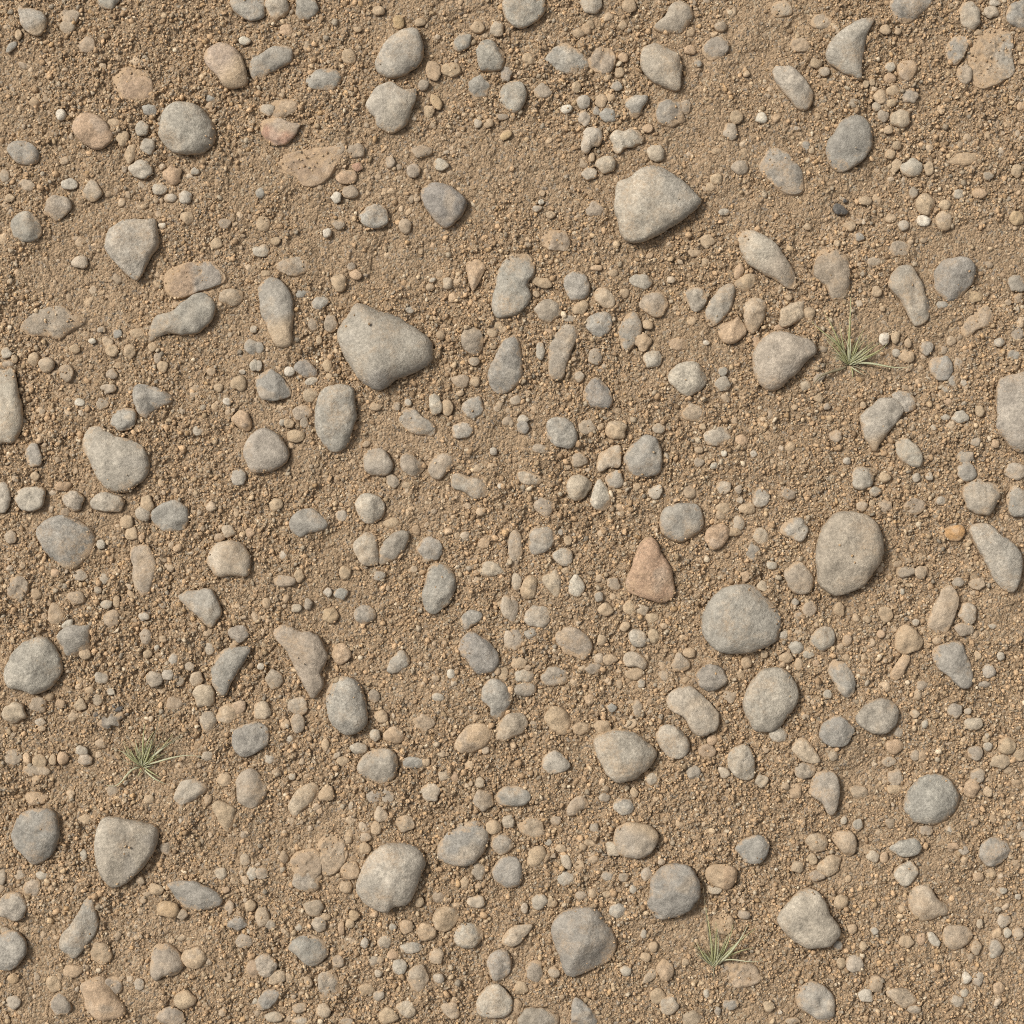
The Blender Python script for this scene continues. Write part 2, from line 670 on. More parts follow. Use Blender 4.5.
wg .6 810 65 850 45 895 55 950 100 1000 140 1022 185 1020 240 1000 300 975 325 930 300 890 240 850 165 825 110 ;pale ridged diamond-shaped stone
tk .4 620 240 28 30
b .15 555 240 40 22
tk .4 840 290 32 25
kb .3 765 280 25 20
w .5 540 318 12 14
tw .4 635 455 655 395 685 345 700 305 740 300 765 355 750 420 715 485 670 480
wk .45 802 408 36 45
k .35 790 470 40 28
t .45 512 530 520 470 550 448 590 470 625 515 600 555 560 570 525 560
ot .35 490 650 515 605 545 572 572 580 560 620 540 660 510 675
gw .5 155 520 180 480 215 457 255 465 272 505 255 540 220 555 180 540
wb .4 115 540 30 28
w .3 165 572 25 18
t .5 75 585 30 25
t .4 125 612 18 28
w .4 65 495 20 20
o .4 195 605 16 16
g .5 240 630 260 592 290 588 330 625 355 670 350 720 320 745 285 720 255 675
gd .5 658 565 690 535 770 520 795 560 820 610 818 690 780 705 745 680 705 645 670 610 ;grey shield-shaped stone with a straight side
wb .4 885 640 30 30
w .6 935 578 17 18
t .4 840 575 18 18
w .4 905 457 18 12
b .2 870 690 28 15
t .4 680 515 20 18
w .4 595 443 16 16
t .4 400 430 20 16
o .4 455 490 18 18
ok .3 320 515 20 25
t .2 470 410 35 30
t .4 355 425 16 18
w .4 240 732 20 20
gk .6 352 825 370 785 410 755 465 742 505 760 522 800 510 850 470 885 415 882 375 860 ;smooth flat oval grey stone
d .55 203 885 225 840 275 815 320 830 350 865 340 905 305 940 250 943 215 920 ;charcoal stone beside the flat oval stone
w .5 45 895 40 36 20
tw .45 85 930 110 905 150 908 190 950 212 995 190 1010 140 1000 105 970
kt .5 265 975 22 26
kb .35 750 795 28 32
wt .5 800 798 18 14
wt .55 825 848 40 26
wt .4 588 808 20 18
w .5 630 850 16 18
k .3 620 695 25 20
o .3 510 940 35 32
k .3 590 975 22 22
t .5 960 935 35 34
w .4 885 940 20 18
kb .3 835 965 32 28
tk .35 935 1000 45 30
t .5 1010 970 28 28
t .4 875 910 16 14
kb .3 525 880 20 25
k .3 490 1000 30 22
@ 0 768 4
db .55 45 270 55 215 95 170 150 163 205 170 230 215 235 275 220 335 175 375 130 385 85 340 55 310 ;dark bluish cobble left of the cream cobble
wk .6 380 320 385 255 410 200 460 197 520 210 580 220 625 240 632 290 605 350 570 400 520 450 465 480 430 465 400 425 385 380 ;cream cobble with a bright ridge
wk .5 688 125 705 75 740 45 800 48 825 85 800 120 750 145 712 160 692 145
t .4 895 50 32 28
t .5 845 155 870 128 905 145 942 170 935 220 915 268 880 240 860 200
ot .25 140 125 45 30
k .2 140 15 60 25
t .4 590 130 24 22
w .5 715 215 12 12
k .3 445 95 25 25
k .3 660 325 25 28
w .4 165 432 28 20
kw .3 75 430 22 22
k .25 125 480 35 38
k .4 5 440 18 35
gk .5 -15 570 0 520 40 500 85 515 105 560 90 605 55 617 10 600
gd .55 -25 730 -10 680 25 655 70 660 102 700 98 755 60 805 15 815 -20 790
k .4 20 660 25 18
g .55 232 710 245 665 285 615 320 560 340 515 368 520 380 570 393 625 375 675 340 720 300 765 265 755 240 735 ;grey teardrop stone
dg .5 663 470 700 452 760 452 830 475 875 500 888 530 865 560 800 575 745 565 705 530 680 495 ;dark eye-shaped stone
yo .55 668 568 50 38 10 ;honey-coloured pebble under the eye-shaped stone
t .4 620 490 25 32 -70
kt .4 725 590 25 22
wt .5 880 427 28 25
db .5 950 625 40 28
k .3 915 560 18 30
wb .4 1005 425 22 28
tw .4 978 370 22 28
o .4 900 490 18 14
t .5 1000 555 25 24
k .4 600 770 615 715 665 705 710 740 730 790 700 835 650 840 620 855 600 820
t .55 778 762 50 42
ot .5 318 880 350 848 400 840 435 875 460 915 495 960 495 1000 450 1015 390 1010 350 985 338 930 ;peach block-shaped stone
dk .2 450 880 40 40
w .4 555 870 22 28
t .5 732 930 45 36
kg .35 680 1000 60 40
yo .45 50 845 24 22
t .35 210 870 32 35
dk .3 235 955 42 45
wk .4 48 940 32 28
ot .25 285 815 40 28
tk .25 400 745 42 48
w .5 1020 940 14 16
kw .3 975 695 35 30
ok .2 1010 810 30 40
k .3 310 490 22 22
w .4 330 355 15 28
t .3 335 210 30 20
@ 256 768 4
tw .45 125 165 140 120 175 80 220 62 250 75 245 120 210 150 175 185 150 207 ;tan crescent-shaped stone
t .55 280 105 33 32
w .5 140 38 16 15
kb .3 470 115 30 35
kb .25 525 115 28 35
tw .55 470 195 485 150 510 165 532 195 510 218 480 215
t .4 480 245 22 28
kt .25 595 225 38 35
w .45 698 100 38 40
tw .4 750 32 25 24
o .4 795 40 16 20
tw .5 895 62 18 24
kt .5 910 132 42 42
k .15 240 320 280 265 330 270 365 330 355 380 310 425 265 435 250 390
k .1 200 390 65 60
kb .25 205 455 58 42
wg .6 402 460 425 395 460 340 510 308 580 300 635 310 675 350 680 390 660 440 640 490 605 545 550 560 525 582 480 568 430 535 405 500 ;large pale cobble with a notched base
db .45 720 330 740 285 790 235 850 215 895 220 930 265 932 310 900 360 850 395 780 390 735 370 ;broad dark bluish stone
t .4 435 325 25 25
t .5 358 480 26 26
ko .15 375 410 45 35
wb .25 20 425 30 25
k .3 435 280 25 20
t .5 950 240 33 28
wt .6 1010 218 27 30
kb .4 985 312 45 42
kw .35 890 420 30 35
t .5 835 463 22 25
wt .4 878 540 35 26
t .4 650 540 20 22
kb .15 730 520 30 25
t .6 706 605 725 570 765 555 805 575 815 605 790 640 745 662 715 640 ;plump tan pebble paired with a grey one
wb .5 790 680 805 640 845 622 895 635 912 675 890 712 850 725 805 710
kt .4 230 565 42 38
kw .35 250 630 35 32
t .4 275 600 22 16
ty .55 390 595 24 24
t .4 375 630 20 20
tk .5 25 598 28 42
k .4 55 630 25 22
w .3 165 640 20 18
w .4 545 640 16 16
to .35 600 640 28 30
to .4 680 660 40 36
w .6 433 705 16 24
o .3 340 645 14 28
o .4 545 748 25 24
wb .45 620 722 45 24 -5
tw .4 720 760 30 35
wk .2 510 700 28 28
bg .5 130 715 160 680 210 668 255 685 290 725 275 770 220 795 180 775 150 745
kw .4 35 795 45 48
tk .45 80 840 42 32 -25
kb .3 245 880 250 830 290 812 325 835 340 890 310 915 265 930
bd .5 45 930 52 38 -35
kt .4 175 965 30 22
tw .4 265 975 30 32 -30
wt .5 70 1000 38 22
w .3 175 1015 35 15
wt .6 488 825 18 18
wb .4 572 798 32 33
kt .35 600 840 625 800 665 790 690 845 670 890 640 908 615 880
wt .4 470 775 22 22
wb .25 730 850 25 20
kb .3 490 915 25 20
t .2 440 890 35 25
gd .6 925 805 935 755 965 730 1005 735 1022 770 1015 820 985 855 945 850 ;upright grey oval above a pale cobble
w .55 878 960 890 915 920 880 965 868 1005 900 1028 950 1010 995 950 1007 895 1000
t .5 530 995 40 35
tw .45 600 970 42 38 20
tw .35 780 975 45 32 40
k .3 360 1020 30 16
k .2 325 780 25 25
@ 512 768 4
kt .5 217 175 235 135 275 112 305 130 312 160 285 170 260 192 228 195
bw .45 450 158 42 36
w .65 562 48 26 26
kb .45 725 20 32 30
wt .5 850 22 22 28 -40
wt .6 1000 55 27 28
k .4 370 120 22 20
t .4 490 100 18 20
kt .25 75 245 55 40
k .3 175 215 25 20
w .5 145 302 15 16
kb .25 330 240 22 20
t .3 320 300 30 20
t .55 97 357 52 36 -45
wt .6 218 377 35 22 70
t .4 195 325 25 18
t .4 270 392 25 22
k .5 405 300 415 255 450 225 510 222 560 240 588 275 575 315 545 350 505 362 450 360 420 335 ;brown-grey stone with a white pebble against it
wt .55 402 325 35 28 30
d .55 540 550 550 500 560 440 600 395 660 385 715 400 748 445 750 505 725 555 680 590 620 605 570 600 ;smooth charcoal cobble
w .6 542 425 25 28
w .65 485 488 18 18
wt .4 600 378 16 14
t .4 380 510 20 14
t .4 323 505 18 22
k .3 445 440 25 18
b .2 380 435 25 20
kb .2 280 515 25 20
to .6 768 430 785 395 830 385 875 392 905 420 900 455 865 485 830 482 790 465 ;two-tone cream and orange stone
wt .4 810 488 32 18
wb .35 215 445 42 30
wk .4 110 540 32 34
t .3 160 545 25 20
wt .4 50 565 15 24
gd .55 158 635 185 595 240 560 300 555 345 570 375 610 405 650 420 710 408 755 375 785 325 808 280 835 235 840 205 810 190 750 165 690 ;large mottled dark grey cobble
bw .5 425 575 38 32
wt .55 -40 690 -20 655 20 632 85 630 65 665 30 705 5 722 -30 715 ;cream wedge-shaped pebble
w .5 527 668 16 18
t .3 565 720 20 22
t .4 535 760 24 20
w .6 457 815 25 24
to .35 613 808 36 45
kt .3 555 835 35 20 -50
t .4 695 780 18 18
t .35 585 915 32 32
kw .45 625 955 42 35 -35
w .5 780 905 14 20
b .3 875 950 32 22
b .2 825 975 15 22
bd .45 235 1010 240 950 255 920 285 935 320 965 342 990 335 1030 240 1035
kg .45 105 1020 80 62
tk .4 720 1005 45 32
kb .3 92 815 36 42
wt .35 168 820 25 25
t .4 38 885 30 28
ot .3 20 960 20 35
k .14 915 830 90 55 10
t .15 850 630 45 45
kb .2 930 590 28 20
@ 768 768 4
gk .4 165 100 185 40 225 10 270 20 293 75 290 130 270 190 240 185 220 140 190 120 ;hook-shaped grey stone
ot .3 110 95 28 35
k .4 150 10 45 35
bg .5 548 140 560 90 600 45 670 22 725 45 765 100 770 150 745 195 700 225 640 232 580 210 552 180 ;large smooth bluish cobble
kw .3 515 40 30 40
t .3 515 90 32 20
kt .25 370 100 38 30
ot .45 818 85 32 36
kb .2 845 35 30 30
t .4 885 100 20 22
w .4 730 247 18 14
k .3 640 250 30 22
b .5 848 340 865 300 905 280 955 285 985 320 970 355 935 390 890 402 858 375 ;bluish hump-backed stone
gb .5 490 330 510 305 560 288 605 285 622 315 610 345 570 362 520 350
wp .6 508 420 530 395 580 370 595 392 607 420 585 455 550 478 520 460 ;white angular diamond pebble
tk .5 203 300 48 40
tk .5 258 285 285 258 330 252 357 285 355 335 330 360 300 340 275 315
tk .4 250 395 52 40 -35
t .4 182 370 20 25
tk .5 122 400 28 25
wb .35 365 232 22 26
w .4 308 215 15 18
k .2 200 435 35 22
wt .5 425 358 26 25
ot .4 470 365 18 24
wk .6 40 605 65 555 110 510 165 485 205 495 235 540 255 590 290 640 290 675 255 710 215 720 155 718 100 690 55 645 ;cream cobble with a chipped corner
t .5 297 540 33 33
to .5 342 648 22 22
wb .5 430 655 17 16
b .3 285 715 20 22
t .4 385 715 16 20
kt .45 565 540 580 490 620 472 660 490 690 530 730 555 732 590 690 605 650 622 605 610 575 580 ;brownish stone with a dirt-covered corner
wp .5 668 692 38 20 50
o .4 620 690 20 25
t .35 560 700 30 26
kt .4 705 690 715 645 765 635 815 645 832 680 800 715 750 740 715 715
wk .4 950 615 30 32
tw .5 1005 668 22 28
wb .25 920 725 30 35
w .4 905 755 20 14
wt .4 925 573 16 14
w .5 1008 520 15 13
ot .3 850 440 25 20
wb .3 945 495 20 14
wt .4 855 630 14 20
kt .3 840 725 20 30
w .4 965 665 18 22
wk .35 350 785 36 34
t .35 297 785 20 24
p .5 800 845 22 26
bw .2 845 845 25 30
ot .45 930 885 28 26
wp .5 395 915 34 26 15
tk .3 435 870 28 35
kt .35 475 905 500 885 560 888 595 920 600 950 550 965 510 940
kw .4 590 970 28 22
bw .5 108 920 125 880 175 855 220 870 255 910 272 965 260 1010 215 1018 165 985 125 960 ;grey-blue stone by the bottom edge
wb .2 760 940 28 25
w .4 790 905 18 18
t .4 5 955 25 22
p .5 50 980 10 10
k .3 100 1015 35 15
p .6 35 410 8 8
o .4 745 318 28 14
kb .3 790 335 22 20
wt .4 1010 235 18 25
"""

SC = bpy.context.scene
COL = SC.collection
rng = np.random.default_rng(7)
MM = 0.001
HALF = 512.0            # the photographed patch of ground is 1.024 m across; 1 unit of the catalogue = 1 mm

# ----------------------------------------------------------------- noise helpers
def _hash(ix, iy, iz, seed):
    h = (ix.astype(np.int64) * 374761393 + iy.astype(np.int64) * 668265263 + iz.astype(np.int64) * 2147483647 + seed * 1274126177) & 0xFFFFFFFF
    h = ((h ^ (h >> 13)) * 1274126177) & 0xFFFFFFFF
    h = ((h ^ (h >> 16)) * 2246822519) & 0xFFFFFFFF
    return ((h ^ (h >> 15)) & 0xFFFFFF) / float(0xFFFFFF)

def vnoise(x, y, z=None, seed=0):
    """smooth value noise in -1..1"""
    if z is None:
        ix = np.floor(x).astype(np.int64); iy = np.floor(y).astype(np.int64)
        fx = x - ix; fy = y - iy
        fx = fx * fx * (3 - 2 * fx); fy = fy * fy * (3 - 2 * fy)
        o = np.zeros_like(ix)
        a = _hash(ix, iy, o, seed); b = _hash(ix + 1, iy, o, seed); c = _hash(ix, iy + 1, o, seed); d = _hash(ix + 1, iy + 1, o, seed)
        return 2 * ((a + (b - a) * fx) + ((c + (d - c) * fx) - (a + (b - a) * fx)) * fy) - 1
    ix = np.floor(x).astype(np.int64); iy = np.floor(y).astype(np.int64); iz = np.floor(z).astype(np.int64)
    fx = x - ix; fy = y - iy; fz = z - iz
    fx = fx * fx * (3 - 2 * fx); fy = fy * fy * (3 - 2 * fy); fz = fz * fz * (3 - 2 * fz)
    r = 0
    for dz in (0, 1):
        for dy in (0, 1):
            for dx in (0, 1):
                w = (fx if dx else 1 - fx) * (fy if dy else 1 - fy) * (fz if dz else 1 - fz)
                r = r + w * _hash(ix + dx, iy + dy, iz + dz, seed)
    return 2 * r - 1

def crumbs(x, y, cell, seed, rad=0.62):
    """packed rounded crumbs: height of a jittered bump field, 0..1"""
    gx = x / cell; gy = y / cell
    ix = np.floor(gx).astype(np.int64); iy = np.floor(gy).astype(np.int64)
    out = np.zeros_like(x)
    o = np.zeros_like(ix)
    for dy in (-1, 0, 1):
        for dx in (-1, 0, 1):
            cx = ix + dx; cy = iy + dy
            px = cx + 0.15 + 0.7 * _hash(cx, cy, o, seed); py = cy + 0.15 + 0.7 * _hash(cx, cy, o, seed + 1)
            rr = rad * (0.45 + 0.85 * _hash(cx, cy, o, seed + 2) ** 1.5)
            hh = 0.35 + 0.65 * _hash(cx, cy, o, seed + 3)
            d2 = ((gx - px) ** 2 + (gy - py) ** 2) / rr ** 2
            out = np.maximum(out, hh * np.sqrt(np.maximum(0, 1 - d2)))
    return out

# ----------------------------------------------------------------- colours of the stones (real base colours, linear)
PAL = {
    'g': (0.308, 0.277, 0.228), 'd': (0.256, 0.230, 0.195), 'b': (0.284, 0.260, 0.220), 'w': (0.385, 0.335, 0.264),
    'p': (0.530, 0.470, 0.375), 't': (0.385, 0.290, 0.190), 'y': (0.405, 0.292, 0.165), 'o': (0.402, 0.284, 0.184),
    'r': (0.352, 0.214, 0.148), 'k': (0.318, 0.262, 0.198), 'n': (0.105, 0.096, 0.085), 'a': (0.43, 0.25, 0.11)}
WORD = {'g': 'grey', 'd': 'dark grey', 'b': 'bluish grey', 'w': 'pale', 'p': 'whitish', 't': 'tan', 'y': 'yellowish', 'o': 'orange tan', 'r': 'reddish', 'k': 'brown grey', 'n': 'blackish', 'a': 'orange'}
SOIL = np.array((0.374, 0.264, 0.163))

# ----------------------------------------------------------------- read the catalogue of stones
def parse():
    out = []
    ox = oy = 0; s = 1
    for line in CATALOG.strip().splitlines():
        line = line.strip()
        if not line: continue
        if line[0] == '@':
            _, a, b, c = line.split(); ox, oy, s = float(a), float(b), float(c); continue
        phrase = None
        if ';' in line: line, phrase = line.split(';')
        f = line.split(); code = f[0]; h = float(f[1]); n = [float(v) for v in f[2:]]
        if len(n) <= 5:
            cx, cy, rx, ry = n[:4]; ang = math.radians(n[4]) if len(n) == 5 else 0
            cx = ox + cx / s; cy = oy + cy / s; rx /= s; ry /= s
            t = np.arange(10) * 2 * math.pi / 10 + rng.random() * 6
            k = 1 + (rng.random(10) - .5) * .28
            ex = np.cos(t) * rx * k; ey = np.sin(t) * ry * k
            pts = np.stack([cx + ex * math.cos(ang) - ey * math.sin(ang), cy + ex * math.sin(ang) + ey * math.cos(ang)], 1)
            poly = False
        else:
            p = np.array(n).reshape(-1, 2)
            pts = np.stack([ox + p[:, 0] / s, oy + p[:, 1] / s], 1)
            poly = True
        pts = np.stack([pts[:, 0] - HALF, HALF - pts[:, 1]], 1)          # to millimetres on the ground, y up
        x, y = pts[:, 0], pts[:, 1]; x2, y2 = np.roll(x, -1), np.roll(y, -1)
        cr = x * y2 - x2 * y; A = cr.sum() / 2
        if A < 0:
            pts = pts[::-1]; x, y = pts[:, 0], pts[:, 1]; x2, y2 = np.roll(x, -1), np.roll(y, -1); cr = x * y2 - x2 * y; A = cr.sum() / 2
        c = np.array([((x + x2) * cr).sum(), ((y + y2) * cr).sum()]) / (6 * A)
        out.append(dict(code=code, h=h, pts=pts, c=c, A=A, phrase=phrase.strip() if phrase else None, poly=poly))
    return out
STONES = parse()

def outline(s, n):
    """closed Catmull-Rom through the traced points, resampled by angle round the centre: radius per angle"""
    P = s['pts'] - s['c']; m = len(P); dense = []
    t = np.linspace(0, 1, 14, endpoint=False)[:, None]
    for i in range(m):
        p0, p1, p2, p3 = P[i - 1], P[i], P[(i + 1) % m], P[(i + 2) % m]
        dense.append(0.5 * (2 * p1 + (p2 - p0) * t + (2 * p0 - 5 * p1 + 4 * p2 - p3) * t ** 2 + (3 * p1 - p0 - 3 * p2 + p3) * t ** 3))
    D = np.concatenate(dense); a = np.arctan2(D[:, 1], D[:, 0]); r = np.hypot(D[:, 0], D[:, 1])
    o = np.argsort(a); a = a[o]; r = r[o]
    th = np.linspace(-math.pi, math.pi, n, endpoint=False)
    return th, np.interp(th, np.concatenate([a - 2 * math.pi, a, a + 2 * math.pi]), np.tile(r, 3))

for i, s in enumerate(STONES):
    s['id'] = i
    d = s['pts'] - s['c']
    th, r = outline(s, 64); s['th64'], s['r64'] = th, r
    e = np.stack([np.cos(th) * r, np.sin(th) * r], 1); cov = np.cov(e.T); w, v = np.linalg.eigh(cov)
    s['rmin'], s['rmax'] = math.sqrt(2 * w[0]), math.sqrt(2 * w[1]); s['axis'] = v[:, 1]
    s['req'] = math.sqrt(s['A'] / math.pi)
    cs = [np.array(PAL[c]) for c in s['code']]
    col = cs[0] if len(cs) == 1 else cs[0] * .62 + cs[1] * .38
    col = col * (1 + (rng.random() - .5) * .12) * (1 + (rng.random(3) - .5) * .012)
    sunk = max(0.0, min(1.0, (0.42 - s['h']) / 0.32)) * (.38 if s['code'][0] not in 'rn' else .1)
    if s['h'] < .2: sunk = max(sunk, .5)
    s['col'] = col * (1 - sunk) + SOIL * .84 * sunk
    s['sunk'] = sunk
    s['H'] = s['rmin'] * (s['h'] * 1.02 + .02)
    if s['h'] < .3: s['H'] = max(2.6, s['H'] * .9)

# ----------------------------------------------------------------- ground height (mm)
def base_height(x, y):
    h = 3.0 * vnoise(x / 190, y / 190, seed=1) + 1.6 * vnoise(x / 70, y / 70, seed=2) + 1.0 * vnoise(x / 26, y / 26, seed=3)
    return h

def rough_mask(x, y):
    return np.clip(.66 + .75 * vnoise(x / 85, y / 85, seed=11) + .42 * vnoise(x / 30, y / 30, seed=12), .10, 1.2)

def fine_height(x, y):
    wx = x + 2.0 * vnoise(x / 7, y / 7, seed=21); wy = y + 2.0 * vnoise(x / 7, y / 7, seed=22)
    m = rough_mask(x, y)
    h = 2.2 * m * crumbs(wx, wy, 15, 31, .55) + 2.2 * m * crumbs(wx, wy, 7.4, 41) + (.9 + 1.3 * m) * crumbs(wx, wy, 4.0, 51)
    lx = x + 9 * vnoise(x / 16, y / 16, seed=23); ly = y + 9 * vnoise(x / 16, y / 16, seed=24)
    n1 = vnoise(lx / 30, ly / 30, seed=71) + .5 * vnoise(lx / 13, ly / 13, seed=72)
    h += .9 * np.clip(n1 / .05, -1, 1) + .8 * np.clip((n1 - .45) / .05, -1, 1)          # broken crust: little ledges
    n2 = vnoise(lx / 14, ly / 14, seed=73) + .5 * vnoise(lx / 6, ly / 6, seed=74)
    h += .8 * m * np.clip((n2 - .25) / .08, -1, 1)
    h += .6 * vnoise(x / 2.4, y / 2.4, seed=61) - 2.4
    return h

EXT = 640.0; STEP = 1.0
ax = np.arange(-EXT, EXT + .1, STEP)
grow = EXT + np.cumsum(4.0 * 1.33 ** np.arange(34))
AX = np.concatenate([-grow[::-1], ax, grow])
NX = len(AX)
GX, GY = np.meshgrid(AX, AX)
far = np.maximum(np.abs(GX), np.abs(GY))
GZ = base_height(GX, GY) + fine_height(GX, GY) * np.clip((EXT + 60 - far) / 60, 0, 1)
i0 = len(grow); n0 = len(ax)
SUBZ = GZ[i0:i0 + n0, i0:i0 + n0]                 # view of the fine patch
STONE_U = np.full((n0, n0), 9.0)                  # radial position inside the closest stone (1 at its outline)
STONE_TOP = np.full((n0, n0), -99.0)              # height of low stone domes, for grit lying on them
STONE_H = np.zeros((n0, n0))
for s in STONES:
    cx, cy = s['c']; R = s['rmax'] * 1.9 + 6
    a0 = max(0, int((cx - R + EXT) / STEP)); a1 = min(n0, int((cx + R + EXT) / STEP) + 2)
    b0 = max(0, int((cy - R + EXT) / STEP)); b1 = min(n0, int((cy + R + EXT) / STEP) + 2)
    if a1 <= a0 or b1 <= b0: s['z0'] = 0.0; continue
    X, Y = np.meshgrid(ax[a0:a1] - cx, ax[b0:b1] - cy)
    rr = np.interp(np.arctan2(Y, X), np.append(s['th64'], math.pi), np.append(s['r64'], s['r64'][0]))
    dist = np.hypot(X, Y); u = dist / np.maximum(rr, .1); edge = dist - rr
    z0 = float(base_height(np.array([cx]), np.array([cy]))[0]); s['z0'] = z0
    S = SUBZ[b0:b1, a0:a1]
    # the ground under a proud stone is pressed down; a thin gap at its foot, a low rim of pushed-up soil outside
    p = min(1.0, max(0.0, (s['h'] - .28) / .2))
    inside = u < 1
    if s['h'] < .3: S[inside] -= (np.minimum(2.2, (1 - u) * s['rmin'] * .35))[inside]
    S[inside] -= (p * np.minimum(4.0, (1 - u) * s['rmin'] * .7 + .6))[inside]
    S -= p * .8 * np.exp(-(np.maximum(edge, 0) / 1.3) ** 2) * (u >= 1)
    bank = vnoise((X + cx) / 21, (Y + cy) / 21, seed=81) + .5 * vnoise((X + cx) / 8, (Y + cy) / 8, seed=82)      # soil banked against the stone here and there
    S += np.clip(.5 + 1.1 * bank, 0, 1.3) * (.7 + 1.5 * p) * min(1.0, s['rmin'] / 16) * np.exp(-np.abs(edge) / 4.0) * (u > .86)
    SU = STONE_U[b0:b1, a0:a1]; ST = STONE_TOP[b0:b1, a0:a1]; SH = STONE_H[b0:b1, a0:a1]
    SH[u < SU] = s['h']
    np.minimum(SU, u, out=SU)
    top = z0 + s['H'] * np.sqrt(np.maximum(0, 1 - u ** 2)); top[u > 1] = -99
    np.maximum(ST, top, out=ST)
# the twigs and grass roots sit in the soil too
def ground_z(x, y):
    i = np.clip(((x + EXT) / STEP).round().astype(int), 0, n0 - 1); j = np.clip(((y + EXT) / STEP).round().astype(int), 0, n0 - 1)
    return SUBZ[j, i], STONE_U[j, i], STONE_TOP[j, i], STONE_H[j, i]

# ----------------------------------------------------------------- mesh helpers
def mesh_from(name, V, F, cols=None, smooth=True, foot=None):
    """V (n,3) metres; F (m,k) faces of one size, or a list of such arrays; cols (n,3) per vertex"""
    me = bpy.data.meshes.new(name)
    Fs = F if isinstance(F, list) else [F]
    me.vertices.add(len(V)); me.vertices.foreach_set('co', np.asarray(V, np.float32).ravel())
    nl = sum(f.size for f in Fs); nf = sum(len(f) for f in Fs)
    me.loops.add(nl); me.loops.foreach_set('vertex_index', np.concatenate([f.ravel() for f in Fs]).astype(np.int32))
    me.polygons.add(nf)
    tot = np.concatenate([np.full(len(f), f.shape[1]) for f in Fs]); st = np.concatenate([[0], np.cumsum(tot)[:-1]])
    me.polygons.foreach_set('loop_start', st.astype(np.int32))
    if smooth: me.polygons.foreach_set('use_smooth', np.ones(nf, bool))
    if cols is not None:
        a = me.attributes.new('tint', 'FLOAT_COLOR', 'POINT')
        a.data.foreach_set('color', np.concatenate([cols, np.ones((len(cols), 1))], 1).astype(np.float32).ravel())
    if foot is not None:
        me.attributes.new('foot', 'FLOAT', 'POINT').data.foreach_set('value', foot.astype(np.float32))
    me.update(calc_edges=True)
    return me

def link(name, me, mat, loc=(0, 0, 0), parent=None):
    o = bpy.data.objects.new(name, me); COL.objects.link(o); o.location = loc
    if me is not None and mat is not None: me.materials.append(mat)
    if parent: o.parent = parent
    return o

# ----------------------------------------------------------------- materials
def new_mat(name):
    m = bpy.data.materials.new(name); m.use_nodes = True
    nt = m.node_tree; b = nt.nodes['Principled BSDF']
    b.inputs['Roughness'].default_value = .9
    b.inputs['Specular IOR Level'].default_value = .18
    return m, nt, b

def N(nt, t, **kw):
    n = nt.nodes.new(t)
    for k, v in kw.items(): setattr(n, k, v)
    return n

def noise(nt, pos, scale, detail=2, rough=.5):
    n = N(nt, 'ShaderNodeTexNoise'); n.inputs['Scale'].default_value = scale; n.inputs['Detail'].default_value = detail; n.inputs['Roughness'].default_value = rough
    nt.links.new(pos, n.inputs['Vector']); return n.outputs['Fac']

def mapr(nt, v, a, b, c, d):
    n = N(nt, 'ShaderNodeMapRange'); nt.links.new(v, n.inputs['Value'])
    for k, x in zip(('From Min', 'From Max', 'To Min', 'To Max'), (a, b, c, d)): n.inputs[k].default_value = x
    return n.outputs['Result']

def mul(nt, a, b):
    n = N(nt, 'ShaderNodeMath', operation='MULTIPLY')
    for i, v in enumerate((a, b)):
        if isinstance(v, (int, float)): n.inputs[i].default_value = v
        else: nt.links.new(v, n.inputs[i])
    return n.outputs[0]

def scale_col(nt, col, fac):
    n = N(nt, 'ShaderNodeVectorMath', operation='SCALE'); nt.links.new(col, n.inputs[0]); nt.links.new(fac, n.inputs['Scale']); return n.outputs[0]

def mixc(nt, fac, a, b):
    n = N(nt, 'ShaderNodeMix', data_type='RGBA')
    for sock, v in ((n.inputs[0], fac), (n.inputs[6], a), (n.inputs[7], b)):
        if hasattr(v, 'is_output'): nt.links.new(v, sock)
        elif isinstance(v, (int, float)): sock.default_value = v
        else: sock.default_value = (*v, 1)
    return n.outputs[2]

def bump(nt, b, h, strength, dist):
    n = N(nt, 'ShaderNodeBump'); n.inputs['Strength'].default_value = strength; n.inputs['Distance'].default_value = dist
    nt.links.new(h, n.inputs['Height']); nt.links.new(n.outputs[0], b.inputs['Normal'])

